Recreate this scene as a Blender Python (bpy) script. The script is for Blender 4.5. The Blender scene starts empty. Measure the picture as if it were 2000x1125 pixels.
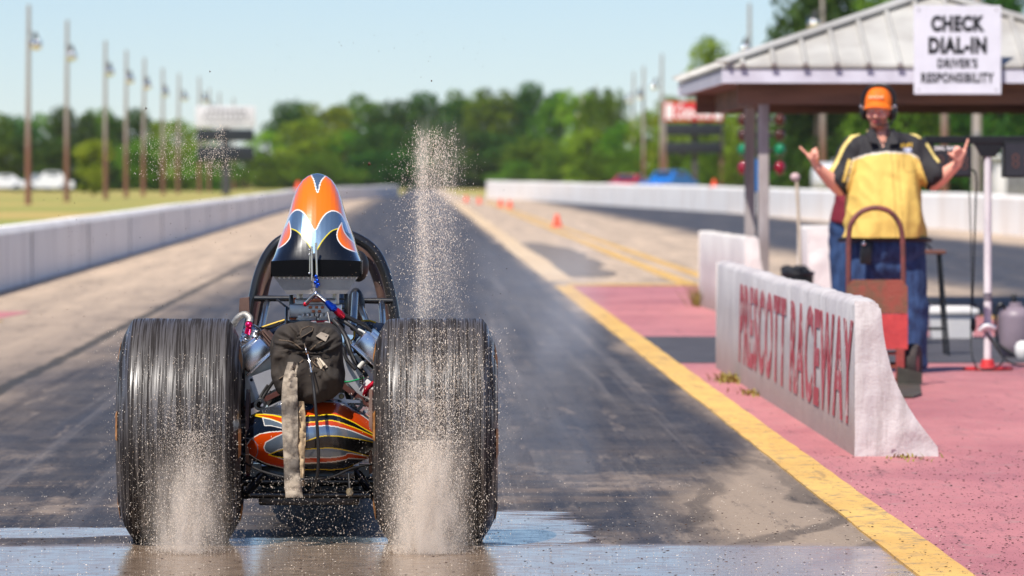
import bpy, bmesh, math, random
import numpy as np
from mathutils import Vector, Matrix, noise

random.seed(7)
RNG = np.random.default_rng(11)
F = 11222.0                      # focal length in photo pixels
SC = bpy.context.scene
COL = SC.collection
LOC = {}                         # world location of every root, by object name


def P(px, py, Z):
    """a point of the photograph at its own distance Z down the track"""
    return Vector(((px - 815) * Z / F, Z, 1.3 - (py - 345) * Z / F))


def G(px, py):
    """a point on the ground"""
    Z = 1.3 * F / (py - 345)
    return Vector(((px - 815) * Z / F, Z, 0.0))


def S(r, g, b):
    f = lambda c: (c / 255 / 12.92) if c <= 10 else ((c / 255 + 0.055) / 1.055) ** 2.4
    return (f(r), f(g), f(b))


# ------------------------------------------------------------------ materials
def nodes(name):
    m = bpy.data.materials.new(name)
    m.use_nodes = True
    nt = m.node_tree
    return m, nt, nt.nodes['Principled BSDF']


def N(nt, t, **kw):
    n = nt.nodes.new(t)
    for k, v in kw.items():
        setattr(n, k, v)
    return n


def mixc(nt, fac, a, b, blend='MIX'):
    n = N(nt, 'ShaderNodeMix', data_type='RGBA', blend_type=blend)
    for sock, v in ((n.inputs[0], fac), (n.inputs[6], a), (n.inputs[7], b)):
        if hasattr(v, 'is_linked'):
            nt.links.new(v, sock)
        elif isinstance(v, (int, float)):
            sock.default_value = v
        else:
            sock.default_value = (v[0], v[1], v[2], 1)
    return n.outputs[2]


def mth(nt, op, a, b=None, c=None, clamp=False):
    n = N(nt, 'ShaderNodeMath', operation=op, use_clamp=clamp)
    for i, v in enumerate((a, b, c)):
        if v is None:
            continue
        if hasattr(v, 'is_linked'):
            nt.links.new(v, n.inputs[i])
        else:
            n.inputs[i].default_value = v
    return n.outputs[0]


def sstep(nt, v, lo, hi):
    n = N(nt, 'ShaderNodeMapRange', interpolation_type='SMOOTHSTEP')
    nt.links.new(v, n.inputs[0])
    n.inputs[1].default_value = lo
    n.inputs[2].default_value = hi
    n.inputs[3].default_value = 0
    n.inputs[4].default_value = 1
    return n.outputs[0]


def nz(nt, vec, scale, detail=5, rough=0.6, stretch=(1, 1, 1), off=(0, 0, 0)):
    mp = N(nt, 'ShaderNodeMapping')
    mp.inputs['Scale'].default_value = stretch
    mp.inputs['Location'].default_value = off
    nt.links.new(vec, mp.inputs['Vector'])
    n = N(nt, 'ShaderNodeTexNoise')
    n.inputs['Scale'].default_value = scale
    n.inputs['Detail'].default_value = detail
    n.inputs['Roughness'].default_value = rough
    nt.links.new(mp.outputs[0], n.inputs['Vector'])
    return n.outputs[0]


def M(name, col, rough=0.55, metal=0.0, col2=None, scale=6.0, lo=0.35, hi=0.7, bump=0.0, bscale=None,
      coat=0.0, stretch=(1, 1, 1), rvar=0.0, spec=0.5, bdist=0.02, detail=5, trans=0.0):
    m, nt, b = nodes(name)
    b.inputs['Roughness'].default_value = rough
    b.inputs['Metallic'].default_value = metal
    b.inputs['Coat Weight'].default_value = coat
    b.inputs['Coat Roughness'].default_value = 0.04
    b.inputs['Specular IOR Level'].default_value = spec
    tc = N(nt, 'ShaderNodeTexCoord').outputs['Object']
    f = nz(nt, tc, scale, detail, 0.62, stretch)
    if col2 is None:
        col2 = tuple(c * 0.8 for c in col)
    s = sstep(nt, f, lo, hi)
    nt.links.new(mixc(nt, s, col, col2), b.inputs['Base Color'])
    if rvar:
        nt.links.new(mth(nt, 'MULTIPLY_ADD', f, rvar, rough - rvar / 2), b.inputs['Roughness'])
    if bump:
        f2 = nz(nt, tc, bscale or scale * 4, 5, 0.6, stretch)
        bp = N(nt, 'ShaderNodeBump')
        bp.inputs['Strength'].default_value = bump
        bp.inputs['Distance'].default_value = bdist
        nt.links.new(f2, bp.inputs['Height'])
        nt.links.new(bp.outputs[0], b.inputs['Normal'])
    return m


def MV(name, rough=0.3, coat=0.0, bump=0.0, bscale=60, stretch=(1, 1, 1), var=0.0, vscale=8, bdist=0.01):
    """colour from the mesh's own paint attribute; its alpha is how metallic the paint is"""
    m, nt, b = nodes(name)
    at = N(nt, 'ShaderNodeAttribute', attribute_name='Col')
    tc = N(nt, 'ShaderNodeTexCoord').outputs['Object']
    c = at.outputs['Color']
    if var:
        f = nz(nt, tc, vscale, 5, 0.6, stretch)
        k = mth(nt, 'MULTIPLY_ADD', f, var * 2, 1 - var)
        vm = N(nt, 'ShaderNodeVectorMath', operation='SCALE')
        nt.links.new(c, vm.inputs[0])
        nt.links.new(k, vm.inputs['Scale'])
        c = vm.outputs[0]
    nt.links.new(c, b.inputs['Base Color'])
    nt.links.new(at.outputs['Alpha'], b.inputs['Metallic'])
    b.inputs['Roughness'].default_value = rough
    b.inputs['Coat Weight'].default_value = coat
    b.inputs['Coat Roughness'].default_value = 0.03
    if bump:
        f2 = nz(nt, tc, bscale, 4, 0.6, stretch)
        bp = N(nt, 'ShaderNodeBump')
        bp.inputs['Strength'].default_value = bump
        bp.inputs['Distance'].default_value = bdist
        nt.links.new(f2, bp.inputs['Height'])
        nt.links.new(bp.outputs[0], b.inputs['Normal'])
    return m


# ------------------------------------------------------------------ mesh builder
def frames(pts):
    pts = [Vector(p) for p in pts]
    T = []
    for i in range(len(pts)):
        a = pts[max(i - 1, 0)]
        b = pts[min(i + 1, len(pts) - 1)]
        d = (b - a)
        T.append(d.normalized() if d.length > 1e-9 else Vector((0, 0, 1)))
    up = Vector((0, 0, 1)) if abs(T[0].z) < 0.9 else Vector((1, 0, 0))
    n = (up - T[0] * up.dot(T[0])).normalized()
    out = []
    for t in T:
        n = (n - t * n.dot(t))
        n = n.normalized() if n.length > 1e-6 else t.orthogonal().normalized()
        out.append((t, n, t.cross(n)))
    return out


def spline(pts, k=6):
    pts = [Vector(p) for p in pts]
    if len(pts) < 3:
        return pts
    q = [pts[0] * 2 - pts[1]] + pts + [pts[-1] * 2 - pts[-2]]
    out = []
    for i in range(1, len(q) - 2):
        p0, p1, p2, p3 = q[i - 1:i + 3]
        for j in range(k):
            t = j / k
            out.append(0.5 * ((2 * p1) + (p2 - p0) * t + (2 * p0 - 5 * p1 + 4 * p2 - p3) * t * t + (3 * p1 - p0 - 3 * p2 + p3) * t ** 3))
    out.append(pts[-1])
    return out


class MB:
    def __init__(self):
        self.v = []
        self.f = []

    def add(self, vs, fs):
        o = len(self.v)
        self.v += [Vector(v) for v in vs]
        self.f += [tuple(i + o for i in f) for f in fs]
        return self

    def box(self, c, s, R=None, bev=0.0):
        bm = bmesh.new()
        bmesh.ops.create_cube(bm, size=1.0)
        for v in bm.verts:
            v.co = Vector((v.co.x * s[0], v.co.y * s[1], v.co.z * s[2]))
        if bev:
            bmesh.ops.bevel(bm, geom=bm.edges[:], offset=bev, segments=2, profile=0.6, affect='EDGES')
        R = R or Matrix.Identity(3)
        vs = [R @ v.co + Vector(c) for v in bm.verts]
        bm.verts.index_update()
        fs = [tuple(v.index for v in f.verts) for f in bm.faces]
        bm.free()
        return self.add(vs, fs)

    def bar(self, a, b, w, h, bev=0.0, up=None):
        a, b = Vector(a), Vector(b)
        d = b - a
        y = d.normalized()
        u = Vector(up) if up else (Vector((0, 0, 1)) if abs(y.z) < 0.9 else Vector((0, 1, 0)))
        x = y.cross(u).normalized()
        z = x.cross(y)
        R = Matrix((x, y, z)).transposed()
        return self.box((a + b) / 2, (w, d.length, h), R, bev)

    def tube(self, pts, r, seg=10, smooth=0, cap=True):
        if smooth:
            n0 = len(pts)
            pts = spline(pts, smooth)
            if isinstance(r, (list, tuple)):
                r = list(np.interp(np.linspace(0, 1, len(pts)), np.linspace(0, 1, n0), r))
        fr = frames(pts)
        vs, fs = [], []
        for i, (p, (t, n, b)) in enumerate(zip(pts, fr)):
            rr = r[i] if isinstance(r, (list, tuple)) else r
            for j in range(seg):
                a = 2 * math.pi * j / seg
                vs.append(Vector(p) + (n * math.cos(a) + b * math.sin(a)) * rr)
        for i in range(len(pts) - 1):
            for j in range(seg):
                k = (j + 1) % seg
                fs.append((i * seg + j, i * seg + k, (i + 1) * seg + k, (i + 1) * seg + j))
        if cap:
            fs.append(tuple(range(seg - 1, -1, -1)))
            o = (len(pts) - 1) * seg
            fs.append(tuple(o + j for j in range(seg)))
        return self.add(vs, fs)

    def cyl(self, a, b, r, r2=None, seg=20):
        return self.tube([a, b], [r, r if r2 is None else r2], seg)

    def lathe(self, prof, c, axis='Z', seg=32, close=False):
        """prof: (radius, along)"""
        vs, fs = [], []
        c = Vector(c)
        n = len(prof)
        for j in range(seg):
            a = 2 * math.pi * j / seg
            ca, sa = math.cos(a), math.sin(a)
            for r, h in prof:
                if axis == 'Z':
                    v = Vector((r * ca, r * sa, h))
                elif axis == 'X':
                    v = Vector((h, r * ca, r * sa))
                else:
                    v = Vector((r * sa, h, r * ca))
                vs.append(c + v)
        for j in range(seg):
            k = (j + 1) % seg
            for i in range(n - 1 + (1 if close else 0)):
                i2 = (i + 1) % n
                fs.append((j * n + i, k * n + i, k * n + i2, j * n + i2))
        return self.add(vs, fs)

    def ball(self, c, r, seg=16, rings=10, R=None):
        r = (r, r, r) if isinstance(r, (int, float)) else r
        R = R or Matrix.Identity(3)
        vs, fs = [Vector((0, 0, r[2]))], []
        for i in range(1, rings):
            t = math.pi * i / rings
            for j in range(seg):
                a = 2 * math.pi * j / seg
                vs.append(Vector((r[0] * math.sin(t) * math.cos(a), r[1] * math.sin(t) * math.sin(a), r[2] * math.cos(t))))
        vs.append(Vector((0, 0, -r[2])))
        for j in range(seg):
            k = (j + 1) % seg
            fs.append((0, 1 + j, 1 + k))
            for i in range(rings - 2):
                fs.append((1 + i * seg + j, 1 + (i + 1) * seg + j, 1 + (i + 1) * seg + k, 1 + i * seg + k))
            o = 1 + (rings - 2) * seg
            fs.append((o + j, len(vs) - 1, o + k))
        return self.add([R @ v + Vector(c) for v in vs], fs)

    def prism(self, poly, a, b):
        """poly: list of points on the first face, swept from offset a to offset b"""
        a, b = Vector(a), Vector(b)
        n = len(poly)
        vs = [Vector(p) + a for p in poly] + [Vector(p) + b for p in poly]
        fs = [tuple(range(n)), tuple(range(2 * n - 1, n - 1, -1))]
        fs += [(i, (i + 1) % n, n + (i + 1) % n, n + i) for i in range(n)]
        return self.add(vs, fs)

    def sheet(self, pts, z):
        return self.add([(p[0], p[1], z) for p in pts], [tuple(range(len(pts)))])

    def build(self, name, mat, parent=None, smooth=40, fix=True, loc=None):
        off = LOC[parent.name] if parent is not None else Vector(loc or (0, 0, 0))
        me = bpy.data.meshes.new(name)
        me.from_pydata([v - off for v in self.v], [], self.f)
        if fix:
            bm = bmesh.new()
            bm.from_mesh(me)
            bmesh.ops.recalc_face_normals(bm, faces=bm.faces)
            bm.to_mesh(me)
            bm.free()
        return link(name, me, mat, parent, smooth, off)


def link(name, me, mat, parent=None, smooth=40, off=None):
    if mat:
        me.materials.append(mat)
    if smooth:
        me.polygons.foreach_set('use_smooth', [True] * len(me.polygons))
        if smooth < 170:
            me.set_sharp_from_angle(angle=math.radians(smooth))
    o = bpy.data.objects.new(name, me)
    COL.objects.link(o)
    if parent is not None:
        o.parent = parent
        LOC[o.name] = LOC[parent.name]
    else:
        o.location = off or (0, 0, 0)
        LOC[o.name] = Vector(off or (0, 0, 0))
    return o


def thing(name, label, cat, loc, group=None):
    o = bpy.data.objects.new(name, None)
    COL.objects.link(o)
    o.empty_display_size = 0.2
    o.location = loc
    LOC[o.name] = Vector(loc)
    return tag(o, label, cat, group)


def tag(o, label, cat=None, group=None, kind=None):
    if label:
        o['label'] = label
    if cat:
        o['category'] = cat
    if group:
        o['group'] = group
    if kind:
        o['kind'] = kind
    return o


def copy_tree(o, parent=None):
    c = o.copy()
    COL.objects.link(c)
    if parent is not None:
        c.parent = parent
    for ch in [x for x in o.children]:
        copy_tree(ch, c)
    return c


def colour(me, rgba):
    at = me.color_attributes.new('Col', 'FLOAT_COLOR', 'POINT')
    at.data.foreach_set('color', np.asarray(rgba, dtype=np.float32).ravel())


def text_mesh(s, bold=0.02, shear=0.0, spacing=1.0, line=1.0):
    cu = bpy.data.curves.new('lettering', 'FONT')
    cu.body = s
    cu.align_x = 'CENTER'
    cu.offset = bold
    cu.shear = shear
    cu.space_character = spacing
    cu.space_line = line
    cu.resolution_u = 4
    o = bpy.data.objects.new('lettering', cu)
    me = bpy.data.meshes.new_from_object(o)
    bpy.data.objects.remove(o)
    return me


def lettering(s, c, xd, yd, w, h, mat, parent, name='lettering', bold=0.02, shear=0.0, spacing=1.0, th=0.004):
    """letters fitted into a w x h field centred on c, xd / yd the reading and up directions"""
    me = text_mesh(s, bold, shear, spacing)
    co = np.empty(len(me.vertices) * 3)
    me.vertices.foreach_get('co', co)
    co = co.reshape(-1, 3)
    lo, hi = co.min(0), co.max(0)
    u = ((co[:, 0] - lo[0]) / (hi[0] - lo[0]) - 0.5) * w
    v = ((co[:, 1] - lo[1]) / (hi[1] - lo[1]) - 0.5) * h
    xd, yd, c = Vector(xd), Vector(yd), Vector(c)
    n = xd.cross(yd)
    b = MB()
    vs = [c + xd * a + yd * d for a, d in zip(u, v)]
    fs = [tuple(p.vertices) for p in me.polygons]
    nv = len(vs)
    edge = {}
    for f in fs:
        for i in range(len(f)):
            e = (f[i], f[(i + 1) % len(f)])
            if (e[1], e[0]) in edge:
                del edge[(e[1], e[0])]
            else:
                edge[e] = 1
    vs2 = [p + n * th for p in vs]
    fs2 = [tuple(i + nv for i in f) for f in fs] + [(a, d, d + nv, a + nv) for a, d in edge]
    b.add(vs + vs2, fs2)
    bpy.data.meshes.remove(me)
    return b.build(name, mat, parent, smooth=0, fix=False)


# -------------------------------------------------- soft bodies grown into one skin
def blob(parts, voxel, smooth=4, fac=0.5):
    b = MB()
    for p in parts:
        k = p[0]
        if k == 'cap':
            _, a, c, r0, r1 = p
            a, c = Vector(a), Vector(c)
            b.ball(a, r0, 14, 8)
            b.ball(c, r1, 14, 8)
            b.tube([a, c], [r0, r1], 16)
        elif k == 'cone':
            _, a, c, r0, r1 = p
            b.tube([a, c], [r0, r1], 20)
        elif k == 'estack':
            _, rows = p
            vs, fs, ns = [], [], 32
            for c_, rx, ry in rows:
                for j in range(ns):
                    t = 2 * math.pi * j / ns
                    vs.append(Vector(c_) + Vector((rx * math.copysign(abs(math.cos(t)) ** 0.85, math.cos(t)), ry * math.sin(t), 0)))
            for i in range(len(rows) - 1):
                for j in range(ns):
                    j2 = (j + 1) % ns
                    fs.append((i * ns + j, i * ns + j2, (i + 1) * ns + j2, (i + 1) * ns + j))
            fs += [tuple(range(ns)), tuple((len(rows) - 1) * ns + j for j in range(ns - 1, -1, -1))]
            b.add(vs, fs)
        elif k == 'econe':
            _, a, c, r0, r1, ys = p
            m0 = len(b.v)
            b.tube([a, c], [r0, r1], 28)
            yc = (Vector(a).y + Vector(c).y) / 2
            for v in b.v[m0:]:
                v.y = yc + (v.y - yc) * ys
        elif k == 'ell':
            _, c, r = p[:3]
            b.ball(c, r, 22, 14, p[3] if len(p) > 3 else None)
        elif k == 'ring':
            _, pts, rs = p
            b.tube(pts, rs, 20)
    me = bpy.data.meshes.new('tmp')
    me.from_pydata(b.v, [], b.f)
    bm = bmesh.new()
    bm.from_mesh(me)
    bmesh.ops.recalc_face_normals(bm, faces=bm.faces)
    bm.to_mesh(me)
    bm.free()
    o = bpy.data.objects.new('tmp', me)
    COL.objects.link(o)
    m = o.modifiers.new('r', 'REMESH')
    m.mode = 'VOXEL'
    m.voxel_size = voxel
    s = o.modifiers.new('s', 'SMOOTH')
    s.iterations = smooth
    s.factor = fac
    dg = bpy.context.evaluated_depsgraph_get()
    out = bpy.data.meshes.new_from_object(o.evaluated_get(dg))
    bpy.data.objects.remove(o)
    bpy.data.meshes.remove(me)
    return out


def coords(me):
    co = np.empty(len(me.vertices) * 3, dtype=np.float64)
    me.vertices.foreach_get('co', co)
    return co.reshape(-1, 3)


def setco(me, co):
    me.vertices.foreach_set('co', np.asarray(co, dtype=np.float32).ravel())
    me.update()


def normals(me):
    n = np.empty(len(me.vertices) * 3, dtype=np.float32)
    me.vertex_normals.foreach_get('vector', n)
    return n.reshape(-1, 3)


def cut(me, fn):
    """drop the faces whose centre makes fn true"""
    bm = bmesh.new()
    bm.from_mesh(me)
    kill = [f for f in bm.faces if fn(f.calc_center_median())]
    bmesh.ops.delete(bm, geom=kill, context='FACES')
    bm.to_mesh(me)
    bm.free()


def inpoly(x, y, poly):
    r = np.zeros(x.shape, bool)
    n = len(poly)
    for i in range(n):
        x0, y0 = poly[i]
        x1, y1 = poly[(i + 1) % n]
        if y0 == y1:
            continue
        c = ((y0 > y) != (y1 > y)) & (x < (x1 - x0) * (y - y0) / (y1 - y0) + x0)
        r ^= c
    return r


def dline(x, y, pts):
    d = np.full(x.shape, 1e9)
    for (x0, y0), (x1, y1) in zip(pts[:-1], pts[1:]):
        dx, dy = x1 - x0, y1 - y0
        L = dx * dx + dy * dy + 1e-12
        t = np.clip(((x - x0) * dx + (y - y0) * dy) / L, 0, 1)
        d = np.minimum(d, np.hypot(x - x0 - t * dx, y - y0 - t * dy))
    return d


def sp2(pts, k=6):
    return [(p.x, p.y) for p in spline([(a, b, 0) for a, b in pts], k)]
# ================================================================== THE SETTING
def make_track_mat():
    m, nt, b = nodes('track_asphalt')
    pos = N(nt, 'ShaderNodeNewGeometry').outputs['Position']
    sx = N(nt, 'ShaderNodeSeparateXYZ')
    nt.links.new(pos, sx.inputs[0])
    x, y = sx.outputs[0], sx.outputs[1]
    wob = mth(nt, 'MULTIPLY_ADD', nz(nt, pos, 1.0, 4, 0.6, (0.6, 0.10, 1)), 1.6, -0.8)
    wob2 = mth(nt, 'MULTIPLY_ADD', nz(nt, pos, 1.0, 5, 0.65, (2.2, 0.5, 1), (5, 3, 0)), 0.7, -0.35)
    xw = mth(nt, 'ADD', x, mth(nt, 'ADD', wob, wob2))
    # rubbered grooves of the two lanes
    xr_ = mth(nt, 'ADD', mth(nt, 'MULTIPLY_ADD', xw, 0.45, mth(nt, 'MULTIPLY', x, 0.55)), mth(nt, 'MULTIPLY', mth(nt, 'SUBTRACT', 1.0, sstep(nt, y, 22.5, 28.5)), 0.62))
    g1 = mth(nt, 'MULTIPLY', sstep(nt, xw, -3.1, -1.7), mth(nt, 'SUBTRACT', 1.0, sstep(nt, xr_, 1.45, 1.80)))
    g2 = mth(nt, 'MULTIPLY', sstep(nt, xw, 5.6, 7.0), mth(nt, 'SUBTRACT', 1.0, sstep(nt, xw, 10.6, 11.9)))
    groove = mth(nt, 'MAXIMUM', g1, g2)
    # clean concrete, streaked along the track
    st = nz(nt, pos, 1.0, 6, 0.65, (3.0, 0.12, 1))
    med = nz(nt, pos, 2.3, 6, 0.7, (1, 0.45, 1), (9, 2, 0))
    fine = nz(nt, pos, 55, 4, 0.7, (1, 0.5, 1))
    concrete = mixc(nt, sstep(nt, st, 0.3, 0.75), S(204, 180, 154), S(160, 142, 124))
    concrete = mixc(nt, mth(nt, 'MULTIPLY', sstep(nt, med, 0.5, 0.78), 0.55), concrete, S(112, 102, 96))
    rubber = mixc(nt, sstep(nt, med, 0.3, 0.72), S(48, 44, 41), S(80, 74, 69))
    rubber = mixc(nt, mth(nt, 'MULTIPLY', sstep(nt, st, 0.52, 0.78), 0.4), rubber, S(110, 106, 104))
    # scrubbed brown patches across the burnout area
    cross = nz(nt, pos, 1.0, 6, 0.72, (0.55, 1.5, 1), (2, 7, 0))
    near = mth(nt, 'SUBTRACT', 1.0, sstep(nt, y, 22.0, 31.0))
    rubber = mixc(nt, mth(nt, 'MULTIPLY', near, mth(nt, 'MULTIPLY', sstep(nt, cross, 0.44, 0.70), 0.8)), rubber, S(120, 102, 84))
    # swirling tyre marks
    wv = N(nt, 'ShaderNodeTexWave', wave_type='BANDS')
    wv.inputs['Scale'].default_value = 0.35
    wv.inputs['Distortion'].default_value = 14
    wv.inputs['Detail'].default_value = 3
    wv.inputs['Detail Scale'].default_value = 0.6
    mp = N(nt, 'ShaderNodeMapping')
    mp.inputs['Scale'].default_value = (1.0, 0.35, 1)
    nt.links.new(pos, mp.inputs[0])
    nt.links.new(mp.outputs[0], wv.inputs['Vector'])
    rubber = mixc(nt, mth(nt, 'MULTIPLY', sstep(nt, wv.outputs['Fac'], 0.6, 0.95), 0.45), rubber, S(46, 46, 50))
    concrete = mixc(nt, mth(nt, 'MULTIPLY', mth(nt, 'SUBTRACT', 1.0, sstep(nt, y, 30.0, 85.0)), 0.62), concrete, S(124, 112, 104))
    concrete = mixc(nt, mth(nt, 'MULTIPLY', near, 0.35), concrete, S(138, 122, 104))
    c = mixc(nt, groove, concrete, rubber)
    arc = N(nt, 'ShaderNodeTexWave', wave_type='RINGS', rings_direction='Z')
    arc.inputs['Scale'].default_value = 0.9
    arc.inputs['Distortion'].default_value = 7
    arc.inputs['Detail'].default_value = 4
    arc.inputs['Detail Scale'].default_value = 0.9
    mpa = N(nt, 'ShaderNodeMapping')
    mpa.inputs['Location'].default_value = (0.6, -9.0, 0)
    mpa.inputs['Scale'].default_value = (1.0, 0.38, 1)
    nt.links.new(pos, mpa.inputs[0])
    nt.links.new(mpa.outputs[0], arc.inputs['Vector'])
    c = mixc(nt, mth(nt, 'MULTIPLY', mth(nt, 'MULTIPLY', sstep(nt, arc.outputs['Fac'], 0.70, 0.95), near), 0.55), c, S(52, 48, 47))
    lng = nz(nt, pos, 1.0, 5, 0.7, (6.5, 0.035, 1), (3, 5, 0))
    c = mixc(nt, mth(nt, 'MULTIPLY', mth(nt, 'MULTIPLY', sstep(nt, lng, 0.52, 0.68), groove), 0.32), c, S(132, 124, 118))
    c = mixc(nt, mth(nt, 'MULTIPLY', mth(nt, 'MULTIPLY', mth(nt, 'SUBTRACT', 1.0, sstep(nt, lng, 0.36, 0.48)), groove), 0.6), c, S(34, 32, 34))
    scr = nz(nt, pos, 1.0, 6, 0.75, (7, 0.55, 1), (8, 8, 0))
    blot = nz(nt, pos, 1.0, 6, 0.72, (1.3, 0.30, 1), (4, 6, 0))
    c = mixc(nt, mth(nt, 'MULTIPLY', sstep(nt, scr, 0.54, 0.70), 0.5), c, S(150, 134, 118))
    c = mixc(nt, mth(nt, 'MULTIPLY', mth(nt, 'SUBTRACT', 1.0, sstep(nt, scr, 0.33, 0.45)), 0.6), c, S(40, 39, 42))
    c = mixc(nt, mth(nt, 'MULTIPLY', sstep(nt, blot, 0.55, 0.68), 0.4), c, S(40, 39, 42))
    c = mixc(nt, mth(nt, 'MULTIPLY', mth(nt, 'SUBTRACT', 1.0, sstep(nt, blot, 0.34, 0.46)), mth(nt, 'MULTIPLY', near, 0.6)), c, S(158, 140, 122))
    # grains
    c = mixc(nt, mth(nt, 'MULTIPLY', sstep(nt, fine, 0.58, 0.74), 0.45), c, S(176, 160, 142))
    c = mixc(nt, mth(nt, 'MULTIPLY', mth(nt, 'SUBTRACT', 1.0, sstep(nt, fine, 0.30, 0.42)), 0.55), c, S(38, 36, 36))
    # the joint line that runs down the left lane
    jw = mth(nt, 'MULTIPLY_ADD', nz(nt, pos, 1.4, 4, 0.6), 0.10, -0.05)
    jd = mth(nt, 'ABSOLUTE', mth(nt, 'ADD', mth(nt, 'ADD', x, jw), 2.53))
    c = mixc(nt, mth(nt, 'MULTIPLY', mth(nt, 'SUBTRACT', 1.0, sstep(nt, jd, 0.03, 0.075)), 0.85), c, S(52, 50, 44))
    # slab joints across the track
    yj = mth(nt, 'ABSOLUTE', mth(nt, 'SUBTRACT', mth(nt, 'FRACT', mth(nt, 'MULTIPLY', y, 0.0915)), 0.5))
    c = mixc(nt, mth(nt, 'MULTIPLY', mth(nt, 'SUBTRACT', 1.0, sstep(nt, yj, 0.001, 0.003)), 0.5), c, S(60, 56, 52))
    # the burnout box: standing water near the camera, patchy towards its edge
    wn = nz(nt, pos, 1.0, 6, 0.62, (1.5, 2.6, 1), (1, 4, 0))
    wn2 = nz(nt, pos, 1.0, 4, 0.6, (9, 14, 1), (1, 4, 0))
    wj = mth(nt, 'ADD', mth(nt, 'MULTIPLY_ADD', wn, 1.5, -0.75), mth(nt, 'MULTIPLY_ADD', wn2, 0.5, -0.25))
    yw = mth(nt, 'ADD', y, mth(nt, 'MULTIPLY', wj, 0.42))
    xr = sstep(nt, mth(nt, 'ADD', x, mth(nt, 'MULTIPLY', wj, 0.15)), 1.66, 1.72)
    wet = mth(nt, 'MULTIPLY', mth(nt, 'SUBTRACT', 1.0, sstep(nt, yw, 20.05, 20.42)), mth(nt, 'SUBTRACT', 1.0, xr))
    for cx_, cy_, ax_, ay_ in ((0.36, 21.2, 0.26, 1.15), (-1.45, 20.95, 0.55, 0.30), (-0.4, 20.3, 0.4, 0.35)):
        dx_ = mth(nt, 'DIVIDE', mth(nt, 'SUBTRACT', x, cx_), ax_)
        dy_ = mth(nt, 'DIVIDE', mth(nt, 'SUBTRACT', y, cy_), ay_)
        dd_ = mth(nt, 'ADD', mth(nt, 'ADD', mth(nt, 'MULTIPLY', dx_, dx_), mth(nt, 'MULTIPLY', dy_, dy_)), mth(nt, 'MULTIPLY', wj, 2.3))
        wet = mth(nt, 'MAXIMUM', wet, mth(nt, 'SUBTRACT', 1.0, sstep(nt, dd_, 0.70, 1.25)))
    c = mixc(nt, mth(nt, 'MULTIPLY', wet, 0.60), c, S(158, 134, 112))
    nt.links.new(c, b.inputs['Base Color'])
    r = mth(nt, 'MULTIPLY_ADD', groove, -0.26, 0.78)
    r = mth(nt, 'ADD', r, mth(nt, 'MULTIPLY_ADD', st, 0.24, -0.12))
    nt.links.new(mth(nt, 'MULTIPLY_ADD', wet, 0.3, mth(nt, 'MULTIPLY_ADD', sstep(nt, y, 24.0, 60.0), 0.30, 0.20)), b.inputs['Specular IOR Level'])
    film = mth(nt, 'MULTIPLY_ADD', sstep(nt, wn2, 0.35, 0.7), 0.14, 0.10)
    mr = N(nt, 'ShaderNodeMix')
    nt.links.new(wet, mr.inputs[0])
    nt.links.new(r, mr.inputs[2])
    nt.links.new(film, mr.inputs[3])
    r = mr.outputs[0]
    nt.links.new(r, b.inputs['Roughness'])
    bp = N(nt, 'ShaderNodeBump')
    nt.links.new(mth(nt, 'MULTIPLY_ADD', wet, -0.32, 0.35), bp.inputs['Strength'])
    bp.inputs['Distance'].default_value = 0.006
    nt.links.new(fine, bp.inputs['Height'])
    nt.links.new(bp.outputs[0], b.inputs['Normal'])
    return m


def paint_on_ground(name, c1, c2, worn, wlo, whi, wscale=7, rough=0.6):
    """floor paint, worn through to the asphalt in patches"""
    m, nt, b = nodes(name)
    pos = N(nt, 'ShaderNodeNewGeometry').outputs['Position']
    f = nz(nt, pos, 0.9, 6, 0.65, (1, 0.5, 1))
    g = nz(nt, pos, wscale, 6, 0.7, (1, 0.6, 1), (3, 1, 0))
    h = nz(nt, pos, 48, 3, 0.7, (1, 0.5, 1))
    c = mixc(nt, sstep(nt, f, 0.32, 0.7), c1, c2)
    c = mixc(nt, mth(nt, 'MULTIPLY', sstep(nt, g, wlo, whi), 0.85), c, worn)
    sc = nz(nt, pos, 1.0, 6, 0.78, (9, 0.7, 1), (6, 2, 0))
    c = mixc(nt, mth(nt, 'MULTIPLY', mth(nt, 'SUBTRACT', 1.0, sstep(nt, sc, 0.32, 0.45)), 0.5), c, S(84, 62, 64))
    c = mixc(nt, mth(nt, 'MULTIPLY', sstep(nt, sc, 0.58, 0.74), 0.45), c, worn)
    bl = nz(nt, pos, 1.0, 5, 0.7, (1.2, 0.25, 1), (1, 9, 0))
    c = mixc(nt, mth(nt, 'MULTIPLY', sstep(nt, bl, 0.56, 0.72), 0.4), c, S(120, 92, 94))
    c = mixc(nt, mth(nt, 'MULTIPLY', mth(nt, 'SUBTRACT', 1.0, sstep(nt, h, 0.30, 0.40)), 0.7), c, S(52, 38, 40))
    nt.links.new(c, b.inputs['Base Color'])
    b.inputs['Roughness'].default_value = rough
    bp = N(nt, 'ShaderNodeBump')
    bp.inputs['Strength'].default_value = 0.3
    bp.inputs['Distance'].default_value = 0.004
    nt.links.new(h, bp.inputs['Height'])
    nt.links.new(bp.outputs[0], b.inputs['Normal'])
    return m


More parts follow.
